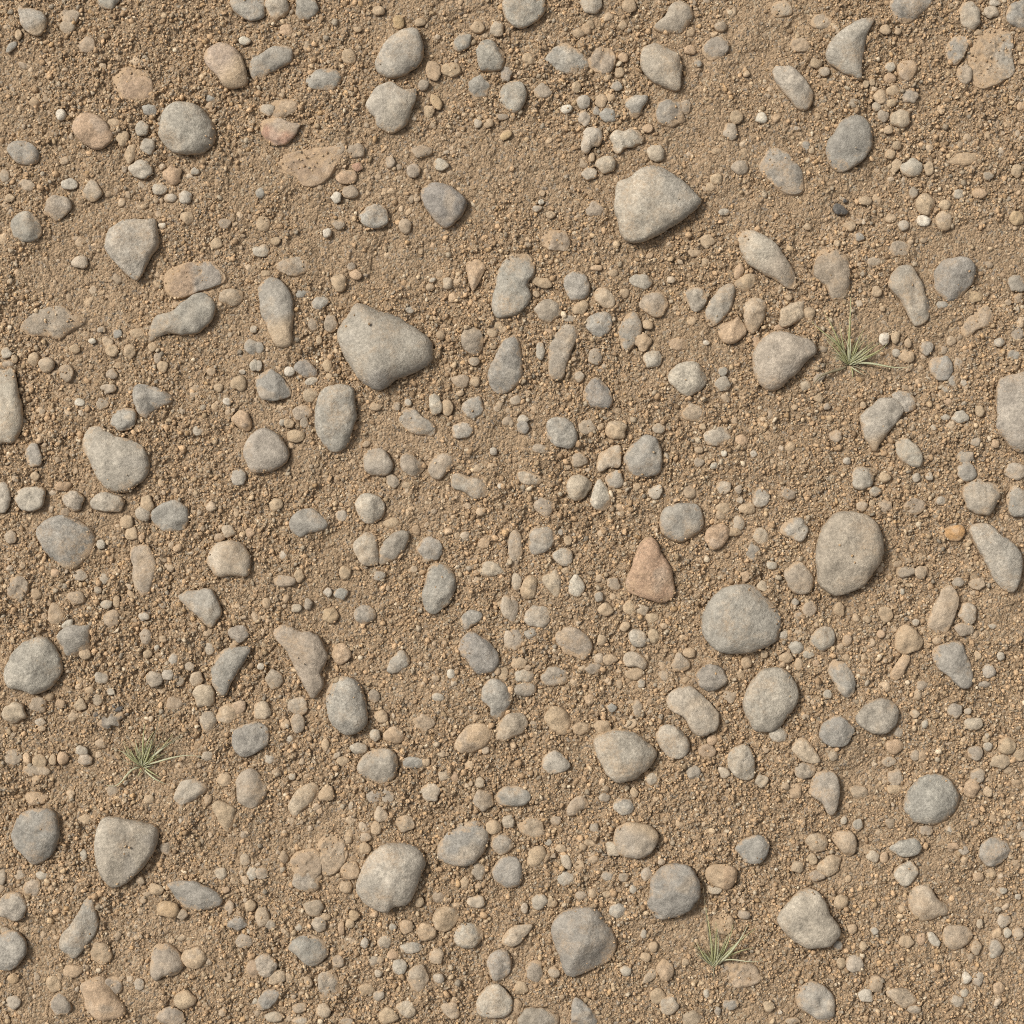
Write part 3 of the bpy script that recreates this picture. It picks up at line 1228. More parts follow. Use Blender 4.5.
def stone_material(name, dust):
    m, nt, b = new_mat(name)
    pos = N(nt, 'ShaderNodeNewGeometry').outputs['Position']
    tint = N(nt, 'ShaderNodeAttribute', attribute_name='tint').outputs['Color']
    grain = mapr(nt, noise(nt, pos, 360, 3, .75), .27, .73, .74, 1.26)          # mineral grains of about 2 mm
    own = N(nt, 'ShaderNodeObjectInfo').outputs['Random']                     # each stone its own coarseness
    gm = N(nt, 'ShaderNodeMath', operation='MULTIPLY_ADD'); gs = N(nt, 'ShaderNodeMath', operation='SUBTRACT'); nt.links.new(grain, gs.inputs[0]); gs.inputs[1].default_value = 1
    nt.links.new(gs.outputs[0], gm.inputs[0]); nt.links.new(mapr(nt, own, 0, 1, .55, 1.5), gm.inputs[1]); gm.inputs[2].default_value = 1; grain = gm.outputs[0]
    speck = mapr(nt, noise(nt, pos, 260, 2, .6), .3, .7, .88, 1.12)
    cloud = mapr(nt, noise(nt, pos, 60, 4, .65), .3, .7, .86, 1.14)
    c = scale_col(nt, tint, mul(nt, mul(nt, mul(nt, grain, speck), cloud), mapr(nt, noise(nt, pos, 140, 3, .65), .3, .7, .87, 1.13)))
    # pale mineral flecks
    c = mixc(nt, mapr(nt, noise(nt, pos, 700, 1, .5), .66, .76, 0, .35), c, (.52, .46, .37))
    # dried soil: smears over the stone with shapes of their own
    sm = mapr(nt, noise(nt, pos, 24, 5, .65), .50, .66, 0, dust)
    sp = mapr(nt, noise(nt, pos, 330, 2, .6), .40, .62, .35, 1)
    c = mixc(nt, mul(nt, sm, sp), c, tuple(SOIL * 1.15))
    foot = N(nt, 'ShaderNodeAttribute', attribute_name='foot').outputs['Fac']         # soil clinging round the foot, ragged
    ad = N(nt, 'ShaderNodeMath', operation='ADD'); nt.links.new(foot, ad.inputs[0]); nt.links.new(mapr(nt, noise(nt, pos, 130, 4, .7), .3, .7, -.45, .45), ad.inputs[1])
    c = mixc(nt, mapr(nt, ad.outputs[0], .50, .95, 0, .85), c, tuple(SOIL * 1.08))
    nt.links.new(c, b.inputs['Base Color'])
    add = N(nt, 'ShaderNodeMath', operation='ADD')
    nt.links.new(noise(nt, pos, 420, 4, .75), add.inputs[0]); nt.links.new(mul(nt, noise(nt, pos, 95, 3, .6), 1.3), add.inputs[1])
    bump(nt, b, add.outputs[0], .8, .0014)
    return m
M_STONE = stone_material('weathered_stone', .55)
M_SUNK = stone_material('soil_smeared_stone', .85)

def grain_material():
    m, nt, b = new_mat('grit')
    pos = N(nt, 'ShaderNodeNewGeometry').outputs['Position']
    tint = N(nt, 'ShaderNodeAttribute', attribute_name='tint').outputs['Color']
    g = mapr(nt, noise(nt, pos, 600, 2, .6), .3, .7, .82, 1.18)
    nt.links.new(scale_col(nt, tint, g), b.inputs['Base Color'])
    bump(nt, b, noise(nt, pos, 800, 2, .6), .8, .0012)
    return m
M_GRIT = grain_material()

def soil_material():
    m, nt, b = new_mat('dry_soil')
    b.inputs['Roughness'].default_value = 1.0; b.inputs['Specular IOR Level'].default_value = .05
    pos = N(nt, 'ShaderNodeNewGeometry').outputs['Position']
    big = mapr(nt, noise(nt, pos, 7, 4, .6), .3, .7, 0, 1)
    c = mixc(nt, big, tuple(SOIL * .92), tuple(SOIL * np.array((1.06, 1.07, 1.10))))
    vo = N(nt, 'ShaderNodeTexVoronoi'); vo.inputs['Scale'].default_value = 420; nt.links.new(pos, vo.inputs['Vector'])
    sep = N(nt, 'ShaderNodeSeparateColor'); nt.links.new(vo.outputs['Color'], sep.inputs[0])
    c = scale_col(nt, c, mapr(nt, sep.outputs[0], 0, 1, .72, 1.28))
    c = mixc(nt, mapr(nt, sep.outputs[1], .86, .95, 0, .5), c, (.50, .42, .30))
    c = mixc(nt, mapr(nt, sep.outputs[2], .90, .96, 0, .5), c, (.25, .235, .21))
    nt.links.new(c, b.inputs['Base Color'])
    add = N(nt, 'ShaderNodeMath', operation='ADD')
    nt.links.new(noise(nt, pos, 700, 3, .7), add.inputs[0]); nt.links.new(mul(nt, vo.outputs['Distance'], -.9), add.inputs[1])
    bump(nt, b, add.outputs[0], 1.0, .0026)
    return m
M_SOIL = soil_material()

def leaf_material(name, col, tip):
    m, nt, b = new_mat(name)
    b.inputs['Roughness'].default_value = .55; b.inputs['Specular IOR Level'].default_value = .3
    pos = N(nt, 'ShaderNodeNewGeometry').outputs['Position']
    nt.links.new(mixc(nt, mapr(nt, noise(nt, pos, 90, 2, .6), .35, .65, 0, 1), col, tip), b.inputs['Base Color'])
    tr = N(nt, 'ShaderNodeBsdfTranslucent'); nt.links.new(b.inputs['Base Color'].links[0].from_socket, tr.inputs['Color'])
    mx = N(nt, 'ShaderNodeMixShader'); mx.inputs[0].default_value = .55
    nt.links.new(b.outputs[0], mx.inputs[1]); nt.links.new(tr.outputs[0], mx.inputs[2]); nt.links.new(mx.outputs[0], nt.nodes['Material Output'].inputs['Surface'])
    return m
M_GREEN = leaf_material('grass_blade', (.56, .55, .29), (.64, .62, .38))
M_PALE = leaf_material('pale_grass_blade', (.66, .66, .45), (.74, .71, .52))
M_DRY = leaf_material('dry_grass', (.36, .30, .19), (.44, .40, .27))

# ----------------------------------------------------------------- ground sheet
idx = np.arange(NX * NX).reshape(NX, NX)
F = np.stack([idx[:-1, :-1], idx[:-1, 1:], idx[1:, 1:], idx[1:, :-1]], -1).reshape(-1, 4)
V = np.stack([GX, GY, GZ], -1).reshape(-1, 3) * MM
g = link('ground', mesh_from('ground', V, F), M_SOIL); g['kind'] = 'structure'; g['label'] = 'dry tan soil crumbling into fine grit between the stones'

# ----------------------------------------------------------------- stone meshes
TWO_TONE = {'rust and grey slab lying flush with the soil': ('d', 10, .05, .3), 'big buried slab with an angular rim': ('g', 0, .25, .4),   # stones that really have two colours: other colour, direction it lies in (degrees), how sharp
    'biggest pale pear-shaped cobble': ('d', -75, .62, .25), 'two-tone cream and orange stone': ('o', 0, .05, .25), 'dark wedge with a pale lower edge': ('w', -50, .30, .2),
    'pale ridged diamond-shaped stone': ('g', 20, .05, .3), 'cream cobble with a bright ridge': ('w', 165, .45, .25), 'club-shaped grey stone': ('w', -65, .35, .5),
    'slipper-shaped grey stone': ('t', -70, .40, .5), 'large smooth bluish cobble': ('w', -75, .6, .3), 'half-buried brick-red stone': ('k', 70, .1, .3),
    'pale tooth-shaped stone': ('t', -80, .6, .4), 'salmon oblong stone': ('t', -30, .2, .6), 'long pale stone with a bright end': ('k', -50, .0, .6),
    'flat bluish stone with a blunt point': ('t', -100, .75, .3), 'blunt triangular pale cobble': ('g', 25, .3, .5), 'slate-like grey stone in the upper corner': ('t', -60, .5, .4),
    'brown-grey stone with a white pebble against it': ('t', 60, .4, .4)}
def vertex_tint(s, P):
    """base colour per vertex: broad mineral patches, and the second colour of two-tone stones"""
    X = P + np.array([s['c'][0] + s['id'] * 9.1, s['c'][1], s['id'] * 5.7]); q = s['rmin'] * .8 + 2
    n = vnoise(X[:, 0] / q, X[:, 1] / q, X[:, 2] / q, 91) * .6 + vnoise(X[:, 0] / (q * .4), X[:, 1] / (q * .4), X[:, 2] / (q * .4), 92) * .4
    c = s['col'][None] * (1 + .21 * n[:, None])
    alt = np.array(PAL['d' if s['id'] % 3 == 0 else 'w' if s['id'] % 3 == 1 else 't'])
    f = np.clip((n - .18) / .3, 0, 1)[:, None] * .36
    c = c * (1 - f) + alt * f
    if s.get('phrase') in TWO_TONE:
        code, a, at, soft = TWO_TONE[s['phrase']]; a = math.radians(a)
        d = (P[:, 0] * math.cos(a) + P[:, 1] * math.sin(a)) / s['rmax'] + n * .22
        f = np.clip((d - at) / soft + .5, 0, 1)[:, None] * .85
        c = c * (1 - f) + np.array(PAL[code]) * f
    return c

def stone_geometry(s, detail):
    """one closed stone: a low dome over the traced outline, chipped by planes and roughened; local mm, origin at its middle on the ground"""
    r = np.random.default_rng(1000 + s['id'])
    n = {3: 84, 2: 52, 1: 30, 0: 16}[detail]; up = {3: 26, 2: 15, 1: 9, 0: 5}[detail]; lo = {3: 5, 2: 4, 1: 3, 0: 2}[detail]
    th, rad = outline(s, n)
    rad = rad * (1 + .006 * r.standard_normal(n) * (detail > 1))
    for k in range(3, 12): rad = rad * (1 + (.010 if s['poly'] else .026) / math.sqrt(k) * r.normal() * np.cos(k * th + r.uniform(0, 6.28)))
    H = s['H']; proud = s['h'] > .3
    zeq = (-.05 * H if s['h'] > .52 else -.18 * H if proud else -.25 * H)
    depth = -max(3.5, .45 * s['rmin'] if proud else .2 * s['rmin'])
    flat = r.uniform(.5, .78) if s['rmin'] > 14 else r.uniform(.65, .9)       # how table-like the top is
    off = (r.random(2) - .5) * .55 * min(rad)
    off[0] -= .10 * s['rmin']; off[1] += .06 * s['rmin']
    rings = []
    for j in range(1, up + 1):
        ph = (j / up) * math.pi / 2
        k = math.sin(ph) ** 1.0; z = zeq + (H - zeq) * math.cos(ph) ** flat if j < up else zeq
        rings.append(np.stack([np.cos(th) * rad * k + off[0] * (1 - k), np.sin(th) * rad * k + off[1] * (1 - k), np.full(n, z)], 1))
    for j in range(1, lo + 1):
        t = j / lo; k = 1 - .38 * t ** 1.7 if proud else 1 + .06 * t
        rings.append(np.stack([np.cos(th) * rad * k, np.sin(th) * rad * k, np.full(n, zeq + (depth - zeq) * t)], 1))
    P = np.concatenate([np.array([[off[0], off[1], H]])] + rings + [np.array([[0, 0, depth]])])
    # chips: soft planes cut the upper body
    q = P.copy(); sx = s['rmin']
    cuts = int(r.integers(2, 5)) + (2 if s['poly'] and len(s['pts']) < 10 else 0)
    if s['rmin'] < 9: cuts = 3
    for _ in range(cuts):
        a = r.uniform(0, 2 * math.pi); tilt = r.uniform(.18, .95)
        nrm = np.array([math.cos(a) * tilt, math.sin(a) * tilt, 1.0]); nrm /= np.linalg.norm(nrm)
        up_sel = P[:, 2] > zeq - .01
        d = q @ nrm; lim = d[up_sel].max() * r.uniform(.80, .95)
        over = np.maximum(0, d - lim); soft = .06 * sx
        over = np.where(over > 0, over - soft * (1 - np.exp(-over / soft)) * .6, 0)
        q = q - over[:, None] * nrm * np.clip((P[:, 2] - zeq * .5) / (H * .35 + .01), 0, 1)[:, None]
    P = q
    # roughness
    big = s['rmin']; w = s['c']
    X = P + np.array([w[0] + s['id'] * 17.3, w[1], s['id'] * 3.1])
    dvec = np.stack([P[:, 0] / big, P[:, 1] / big, P[:, 2] / max(H, 1) * .8 + .3], 1); dvec /= np.linalg.norm(dvec, axis=1)[:, None] + 1e-6
    amp = min(1.0, max(big / 17, .26))
    disp = 2.5 * amp * vnoise(X[:, 0] / (big * .75), X[:, 1] / (big * .75), X[:, 2] / (big * .75), 5)
    disp += 1.25 * amp * vnoise(X[:, 0] / (big * .3 + 2), X[:, 1] / (big * .3 + 2), X[:, 2] / (big * .3 + 2), 6)
    if detail > 1: disp += .5 * amp * vnoise(X[:, 0] / 3.2, X[:, 1] / 3.2, X[:, 2] / 3.2, 7)
    edge_keep = np.concatenate([[1.0], np.repeat(np.linspace(1, .55, up), n), np.full(lo * n, .4), [0]])
    P = P + dvec * (disp * edge_keep)[:, None]
    if s['h'] < .2 and big > 8:                      # a nearly buried slab: broken, gritty face, one edge standing out of the soil
        P[:, 2] += (1.0 * vnoise(X[:, 0] / 5.5, X[:, 1] / 5.5, seed=8) + .8 * vnoise(X[:, 0] / 2.6, X[:, 1] / 2.6, seed=9)) * edge_keep
        a, t = math.radians(-38 + r.normal() * 12), 1.8
    else:
        a, t = r.uniform(0, 2 * math.pi), H * (.10 if s['h'] > .52 else .24 if proud else .30)
    P[:, 2] += t * (P[:, 0] * math.cos(a) + P[:, 1] * math.sin(a)) / s['rmax']
    tot = up + lo
    i = np.arange(n); i2 = (i + 1) % n
    quads = [np.stack([1 + j * n + i, 1 + (j + 1) * n + i, 1 + (j + 1) * n + i2, 1 + j * n + i2], 1) for j in range(tot - 1)]
    tri = np.concatenate([np.stack([np.zeros(n, int), 1 + i, 1 + i2], 1), np.stack([np.full(n, 1 + tot * n), 1 + (tot - 1) * n + i2, 1 + (tot - 1) * n + i], 1)])
    return P, np.concatenate(quads), tri

def foot_of(s, P): return np.clip(1 - (P[:, 2] - .5) / np.minimum(s['H'] * .9, 12), 0, 1)

# visible share inside the frame decides which stones are objects of their own
for s in STONES:
    x0, x1 = s['c'][0] - s['rmax'], s['c'][0] + s['rmax']; y0, y1 = s['c'][1] - s['rmax'], s['c'][1] + s['rmax']
    fx = (min(x1, HALF) - max(x0, -HALF)) / (x1 - x0); fy = (min(y1, HALF) - max(y0, -HALF)) / (y1 - y0)
    s['vis'] = s['A'] * max(0, fx) * max(0, fy) * (1.0 if s['h'] > .14 else .8)
order = sorted(STONES, key=lambda s: -s['vis'])
SINGLE = order[:300]; REST = order[300:]
for s in REST: s['phrase'] = None

# ----------------------------------------------------------------- labels that single each stone out
FAM = dict(g='g', b='g', d='g', n='n', k='k', t='k', w='w', p='w', o='o', r='o', y='o', a='o')
def size_word(r): return 'large' if r > 28 else 'medium-sized' if r > 17 else 'small' if r > 9.5 else 'tiny'
def describe(s):
    cw = WORD[s['code'][0]]
    el = s['rmax'] / s['rmin']
    shape = 'elongated' if el > 1.65 else 'oval' if el > 1.25 else ('angular' if s['poly'] and len(s['pts']) <= 7 else 'rounded')
    noun = 'stone' if s['req'] > 12.5 else 'pebble'
    sunk = 'half-buried ' if s['h'] <= .25 else ''
    return size_word(s['req']), cw, shape, noun, sunk
DIRS = ['right of', 'above and right of', 'above', 'above and left of', 'left of', 'below and left of', 'below', 'below and right of']
def sector(a, b):
    d = a['c'] - b['c']
    return int(round(math.atan2(d[1], d[0]) / (math.pi / 4))) % 8, float(np.hypot(*d))
TUFTS = [dict(c=np.array([850 - HALF, HALF - 363]), rmax=16, phrase=None, name='sparse grass tuft'),
         dict(c=np.array([141 - HALF, HALF - 768]), rmax=16, phrase=None, name='low splayed grass tuft'),
         dict(c=np.array([714 - HALF, HALF - 967]), rmax=16, phrase=None, name='upright grass tuft')]
MARKS = [s for s in SINGLE if s['phrase']]
for m in MARKS: m['name'] = m['phrase']
REFS = MARKS + TUFTS
used = set()
def nearest_marks(s): return sorted((m for m in REFS if m is not s), key=lambda m: np.hypot(*(m['c'] - s['c'])))
plain = [s for s in SINGLE if not s['phrase']]
for s in SINGLE: s['desc'] = describe(s)
for s in sorted(plain, key=lambda s: -s['vis']):
    sz, cw, shape, noun, sunk = s['desc']
    best = None
    for m in nearest_marks(s)[:6]:
        k, d = sector(s, m)
        clash = sum(1 for q in SINGLE if q is not s and FAM[q['code'][0]] == FAM[s['code'][0]] and q['desc'][4] == sunk and q['desc'][0] == sz and sector(q, m)[0] == k and sector(q, m)[1] < d * 1.7)
        close = d - m['rmax'] - s['rmax'] < 7
        word = 'just ' if close and ' and ' not in DIRS[k] else ''
        txt = f"{sz} {sunk}{shape} {cw} {noun} {word}{DIRS[k]} the {m['name']}"
        if len(txt.split()) > 16: txt = f"{sz} {sunk}{cw} {noun} {DIRS[k]} the {m['name']}"
        if len(txt.split()) > 16: continue
        score = clash * 500 + d + (400 if txt in used else 0)
        if best is None or score < best[0]: best = (score, txt)
    s['label'] = best[1]; used.add(best[1])
for s in MARKS:
    sz = s['desc'][0]
    o = [m for m in nearest_marks(s) if m.get('name')]
    txt = s['phrase']
    for m in o[:4]:
        k, d = sector(s, m)
        t2 = f"{s['phrase']} {DIRS[k]} the {m['name']}"
        if len(t2.split()) <= 15: txt = t2; break
    s['label'] = txt


# ----------------------------------------------------------------- build the single stones
for s in SINGLE:
    big = s['req']
    det = 3 if big > 26 else 2 if big > 11 else 1
    P, Q, T = stone_geometry(s, det)
    col = vertex_tint(s, P)
    kind = 'cobble' if big > 24 else 'stone' if big > 12.5 else 'pebble'
    me = mesh_from(kind, P * MM, [Q, T], col, foot=foot_of(s, P))
    o = link(kind, me, M_SUNK if s['sunk'] > .12 else M_STONE, (s['c'][0] * MM, s['c'][1] * MM, s['z0'] * MM))
    o['label'] = s['label']; o['category'] = kind
    o['group'] = {'cobble': 'cobbles bedded in the soil', 'stone': 'stones lying in the soil', 'pebble': 'pebbles strewn between the stones'}[kind]

# ----------------------------------------------------------------- the small pebbles beyond the largest 300: one mass
VV, QQ, TT, CC, FF = [], [], [], [], []; base = 0
def add_small(s):
    global base
    P, Q, T = stone_geometry(s, 1 if s['req'] > 6 else 0)
    VV.append(P + np.array([s['c'][0], s['c'][1], s['z0']])); QQ.append(Q + base); TT.append(T + base); CC.append(np.tile(s['col'], (len(P), 1))); FF.append(foot_of(s, P) * .8); base += len(P)
for s in REST: add_small(s)
pal_p = ['t', 't', 'k', 'tw', 'tk', 'wt', 'to', 'kt', 'kg', 'tw', 'tk', 't', 'kt', 'ot', 'w', 't', 'tk']
def random_pebble(x, y, r, idn):
    code = pal_p[int(rng.integers(len(pal_p)))]
    nn = int(rng.integers(5, 9)); t = np.arange(nn) * 2 * math.pi / nn + rng.random() * 6; k = 1 + (rng.random(nn) - .5) * .55; e = rng.uniform(.62, 1.0); a = rng.random() * 6
    ex, ey = np.cos(t) * r * k, np.sin(t) * r * k * e
    pts = np.stack([x + ex * math.cos(a) - ey * math.sin(a), y + ex * math.sin(a) + ey * math.cos(a)], 1)
    s = dict(code=code, h=rng.uniform(.3, .6), pts=pts, c=np.array([x, y]), A=math.pi * r * r * e, poly=True, id=idn)
    s['rmin'], s['rmax'], s['req'] = r * e, r, r * math.sqrt(e); s['H'] = s['rmin'] * (s['h'] * 1.3 + .05)
    cs = [np.array(PAL[c]) for c in code]; col = cs[0] if len(cs) == 1 else cs[0] * .6 + cs[1] * .4
    s['col'] = (col * .6 + SOIL * 1.1 * .4) * rng.uniform(.82, 1.2)
    s['z0'] = float(ground_z(np.array([x]), np.array([y]))[0][0]) - .12 * r
    return s
idn = 5000; placed = 0
while placed < 2600:                                   # little pebbles inside the frame
    x, y = rng.uniform(-530, 530, 2)
    u = ground_z(np.array([x]), np.array([y]))[1][0]
    dens = .35 + .9 * float(vnoise(np.array([x / 55]), np.array([y / 55]), seed=77)[0]) + .5 * float(vnoise(np.array([x / 18]), np.array([y / 18]), seed=78)[0])
    if u < 1.1 or rng.random() > dens: continue
    r = 1.7 + 1.25 * rng.exponential(.9)
    add_small(random_pebble(x, y, min(r, 6.2), idn)); idn += 1; placed += 1
placed = 0
while placed < 420:                                    # a margin of the same ground around the frame
    x, y = rng.uniform(-EXT + 20, EXT - 20, 2)
    if max(abs(x), abs(y)) < 535: continue
    add_small(random_pebble(x, y, min(22, 3 + rng.exponential(4.5)), idn)); idn += 1; placed += 1
o = link('pebbles', mesh_from('pebbles', np.concatenate(VV) * MM, [np.concatenate(QQ), np.concatenate(TT)], np.concatenate(CC), foot=np.concatenate(FF)), M_STONE)
o['kind'] = 'stuff'; o['label'] = 'countless small tan and grey pebbles strewn between the stones'

# ----------------------------------------------------------------- grit: crumbs and grains of soil
ph = (1 + 5 ** .5) / 2
ICO = np.array([(-1, ph, 0), (1, ph, 0), (-1, -ph, 0), (1, -ph, 0), (0, -1, ph), (0, 1, ph), (0, -1, -ph), (0, 1, -ph), (ph, 0, -1), (ph, 0, 1), (-ph, 0, -1), (-ph, 0, 1)]) / math.hypot(1, ph)
ICF = np.array([(0, 11, 5), (0, 5, 1), (0, 1, 7), (0, 7, 10), (0, 10, 11), (1, 5, 9), (5, 11, 4), (11, 10, 2), (10, 7, 6), (7, 1, 8), (3, 9, 4), (3, 4, 2), (3, 2, 6), (3, 6, 8), (3, 8, 9), (4, 9, 5), (2, 4, 11), (6, 2, 10), (8, 6, 7), (9, 8, 1)])
def grit(name, count, rlo, rhi, power, label, seed, on_stone):
    r = np.random.default_rng(seed)
    x = r.uniform(-EXT + 4, EXT - 4, count * 3); y = r.uniform(-EXT + 4, EXT - 4, count * 3)
    z, u, top, hh = ground_z(x, y)
    m = rough_mask(x, y)
    p_in = np.where(hh < .2, .12, np.where(hh < .32, .07, on_stone))
    edge = np.clip((1.0 - u) / .16, 0, 1)
    keep = np.where(u > 1.0, np.clip(m * 1.35 - .12, .10, 1), (1 - edge) * .55 + edge * p_in) > r.random(len(x))
    k = np.nonzero(keep)[0][:count]; x, y, z, u, top = x[k], y[k], z[k], u[k], top[k]
    n = len(x)
    rad = rlo + (rhi - rlo) * r.random(n) ** power
    rad = np.where(u < .95, np.minimum(rad, 1.3), rad)
    z = np.where(u < 1.0, np.maximum(z, top) - .45 * rad, z) + rad * r.uniform(-.25, .35, n)
    # random rotation
    qd = r.standard_normal((n, 4)); qd /= np.linalg.norm(qd, axis=1)[:, None]; w, a, b, c = qd.T
    R = np.stack([1 - 2 * (b * b + c * c), 2 * (a * b - c * w), 2 * (a * c + b * w), 2 * (a * b + c * w), 1 - 2 * (a * a + c * c), 2 * (b * c - a * w), 2 * (a * c - b * w), 2 * (b * c + a * w), 1 - 2 * (a * a + b * b)], 1).reshape(n, 3, 3)
    sc = r.uniform(.45, 1.3, (n, 1, 3)); jit = 1 + .6 * (r.random((n, 12, 1)) - .5)
    L = ICO[None] * sc * jit * rad[:, None, None]
    L = np.einsum('nij,nkj->nki', R, L)
    V = L + np.stack([x, y, z], 1)[:, None, :]
    pal = np.array([SOIL * 1.05, SOIL * 1.22, SOIL * .85, (.45, .35, .235), (.42, .29, .165), (.335, .275, .20), (.31, .265, .205), (.50, .42, .31), (.40, .30, .19)])
    pw = np.array([.26, .17, .14, .12, .06, .08, .05, .04, .08])
    pal = pal * np.array((1.02, .98, .93))
    cc = pal[r.choice(len(pal), n, p=pw / pw.sum())] * r.uniform(.68, 1.25, (n, 1))
    F = (ICF[None] + (np.arange(n) * 12)[:, None, None]).reshape(-1, 3)
    o = link(name, mesh_from(name, V.reshape(-1, 3) * MM, F, np.repeat(cc, 12, 0), smooth=False), M_GRIT)
    o['kind'] = 'stuff'; o['label'] = label
grit('grit', 130000, .7, 1.9, 1.4, 'fine sandy grit covering the soil', 3, .008)
grit('gravel', 19000, 1.4, 3.6, 2.0, 'coarse crumbs and gravel grains scattered over the soil', 4, .001)

# ----------------------------------------------------------------- grass tufts
def blade(pts, z, width):
    """tapering blade with a keel along a 3D polyline (mm)"""
    P = np.column_stack([pts, z]); m = len(P); d = np.gradient(P, axis=0); d /= np.linalg.norm(d, axis=1)[:, None]
    side = np.cross(d, (0, 0, 1.0)); side /= np.linalg.norm(side, axis=1)[:, None] + 1e-6; up = np.cross(side, d)
    t = np.linspace(0, 1, m); w = 1.4 * width * (.75 + .5 * np.sin(math.pi * np.minimum(1, t * 1.3 + .1))) * np.clip((1 - t) * 3.6, .42, 1) * .5
    ring = np.stack([P - side * w[:, None] + up * .12 * w[:, None], P + up * (-.25) * w[:, None], P + side * w[:, None] + up * .12 * w[:, None], P + up * .30 * w[:, None]], 1)
    V = ring.reshape(-1, 3); i = np.arange(m - 1)[:, None] * 4; k = np.arange(4)[None]; k2 = (k + 1) % 4
    return V, np.stack([i + k, i + k2, i + 4 + k2, i + 4 + k], -1).reshape(-1, 4)

def smooth_line(p, n=14):
    p = np.asarray(p, float); seg = np.concatenate([[0], np.cumsum(np.linalg.norm(np.diff(p, axis=0), axis=1))]); seg /= seg[-1]
    t = np.linspace(0, 1, n)
    if len(p) == 2: return np.stack([np.interp(t, seg, p[:, 0]), np.interp(t, seg, p[:, 1])], 1)
    out = []
    for c in (0, 1): out.append(np.polyval(np.polyfit(seg, p[:, c], min(3, len(p) - 1)), t))
    return np.stack(out, 1)

def tuft(ox, oy, root, lines, label, seed, nextra, lean):
    r = np.random.default_rng(seed)
    rx, ry = ox + root[0] / 8 - HALF, HALF - oy - root[1] / 8
    z0 = float(ground_z(np.array([rx]), np.array([ry]))[0][0])
    e = bpy.data.objects.new('grass_tuft', None); COL.objects.link(e); e.location = (rx * MM, ry * MM, z0 * MM); e.empty_display_size = .02
    e['label'] = label; e['category'] = 'grass tuft'; e['group'] = 'grass tufts growing between the stones'
    sets = {'g': [], 'p': [], 'd': []}
    for kind, w, pts in lines:
        p = np.array(pts, float).reshape(-1, 2); q = np.stack([ox + p[:, 0] / 8 - HALF - rx, HALF - oy - p[:, 1] / 8 - ry], 1) * 1.16
        sets[kind].append((smooth_line(q), w))
    for _ in range(nextra):
        a = r.choice(lean) + r.normal(0, .22); ln = 9 + 30 * r.random() ** 1.4; b = a + r.normal(0, .3)
        q = np.array([(0, 0), (math.cos(a) * ln * .5, math.sin(a) * ln * .5), (math.cos(a) * ln * .5 + math.cos(b) * ln * .5, math.sin(a) * ln * .5 + math.sin(b) * ln * .5)]) + r.normal(0, .9, 2)
        sets['d' if r.random() < .35 else 'p' if r.random() < .4 else 'g'].append((smooth_line(q), r.uniform(.28, .5)))
    for k, name, mat in (('g', 'green_foliage', M_GREEN), ('p', 'pale_foliage', M_PALE), ('d', 'dry_foliage', M_DRY)):
        Vs, Fs, b = [], [], 0
        for q, w in sets[k]:
            t = np.linspace(0, 1, len(q)); L = np.linalg.norm(q[-1] - q[0])
            gz = ground_z(q[:, 0] + rx, q[:, 1] + ry); gr = np.maximum(gz[0], gz[2]) - z0
            lift = (2.2 + L * r.uniform(.12, .25)) * np.sin(math.pi * np.clip(t * r.uniform(.62, .8), 0, 1)) + 1.0
            if k == 'd': lift = lift * .65
            z = np.maximum(lift - 1.5 * (t == 0), gr + .8); z[0] = -2
            V, F = blade(q, z, w); Vs.append(V); Fs.append(F + b); b += len(V)
        if Vs: link(name, mesh_from(name, np.concatenate(Vs) * MM, np.concatenate(Fs)), mat, parent=e)

tuft(795, 290, (440, 590), [
    ('g', 1.5, (438, 600, 435, 420, 440, 250, 445, 130)), ('p', 1.0, (440, 590, 430, 480, 410, 420)), ('g', 1.2, (435, 580, 330, 440, 230, 360, 175, 300)),
    ('g', 1.1, (435, 580, 370, 450, 320, 340, 260, 230)), ('p', 1.0, (430, 560, 340, 430, 285, 375)), ('g', 1.1, (450, 580, 480, 480, 500, 420, 535, 360)),
    ('g', 1.2, (455, 590, 560, 540, 640, 500, 700, 450)), ('g', 1.0, (455, 590, 580, 490, 650, 445)), ('p', 1.35, (450, 600, 520, 575, 620, 600, 740, 610, 850, 612)),
    ('p', 1.0, (455, 600, 500, 580, 560, 550, 660, 510)), ('d', 1.7, (435, 600, 330, 640, 250, 670, 190, 740)), ('p', .9, (455, 605, 500, 640, 540, 665)),
    ('g', .9, (455, 610, 465, 650, 460, 690)), ('d', .8, (460, 600, 550, 640, 590, 680)), ('d', .9, (430, 580, 360, 530, 300, 520)), ('g', .9, (435, 580, 385, 420, 370, 310)),
    ('p', 1.1, (440, 590, 445, 480, 438, 380)), ('d', .8, (445, 580, 530, 440, 560, 380)), ('g', .9, (435, 590, 330, 480, 280, 420))],
    'sparse green grass tuft beside the brown-grey cobble and below the club-shaped grey stone', 1, 75, [1.6, 2.3, 2.6, .6, .9, 1.3])
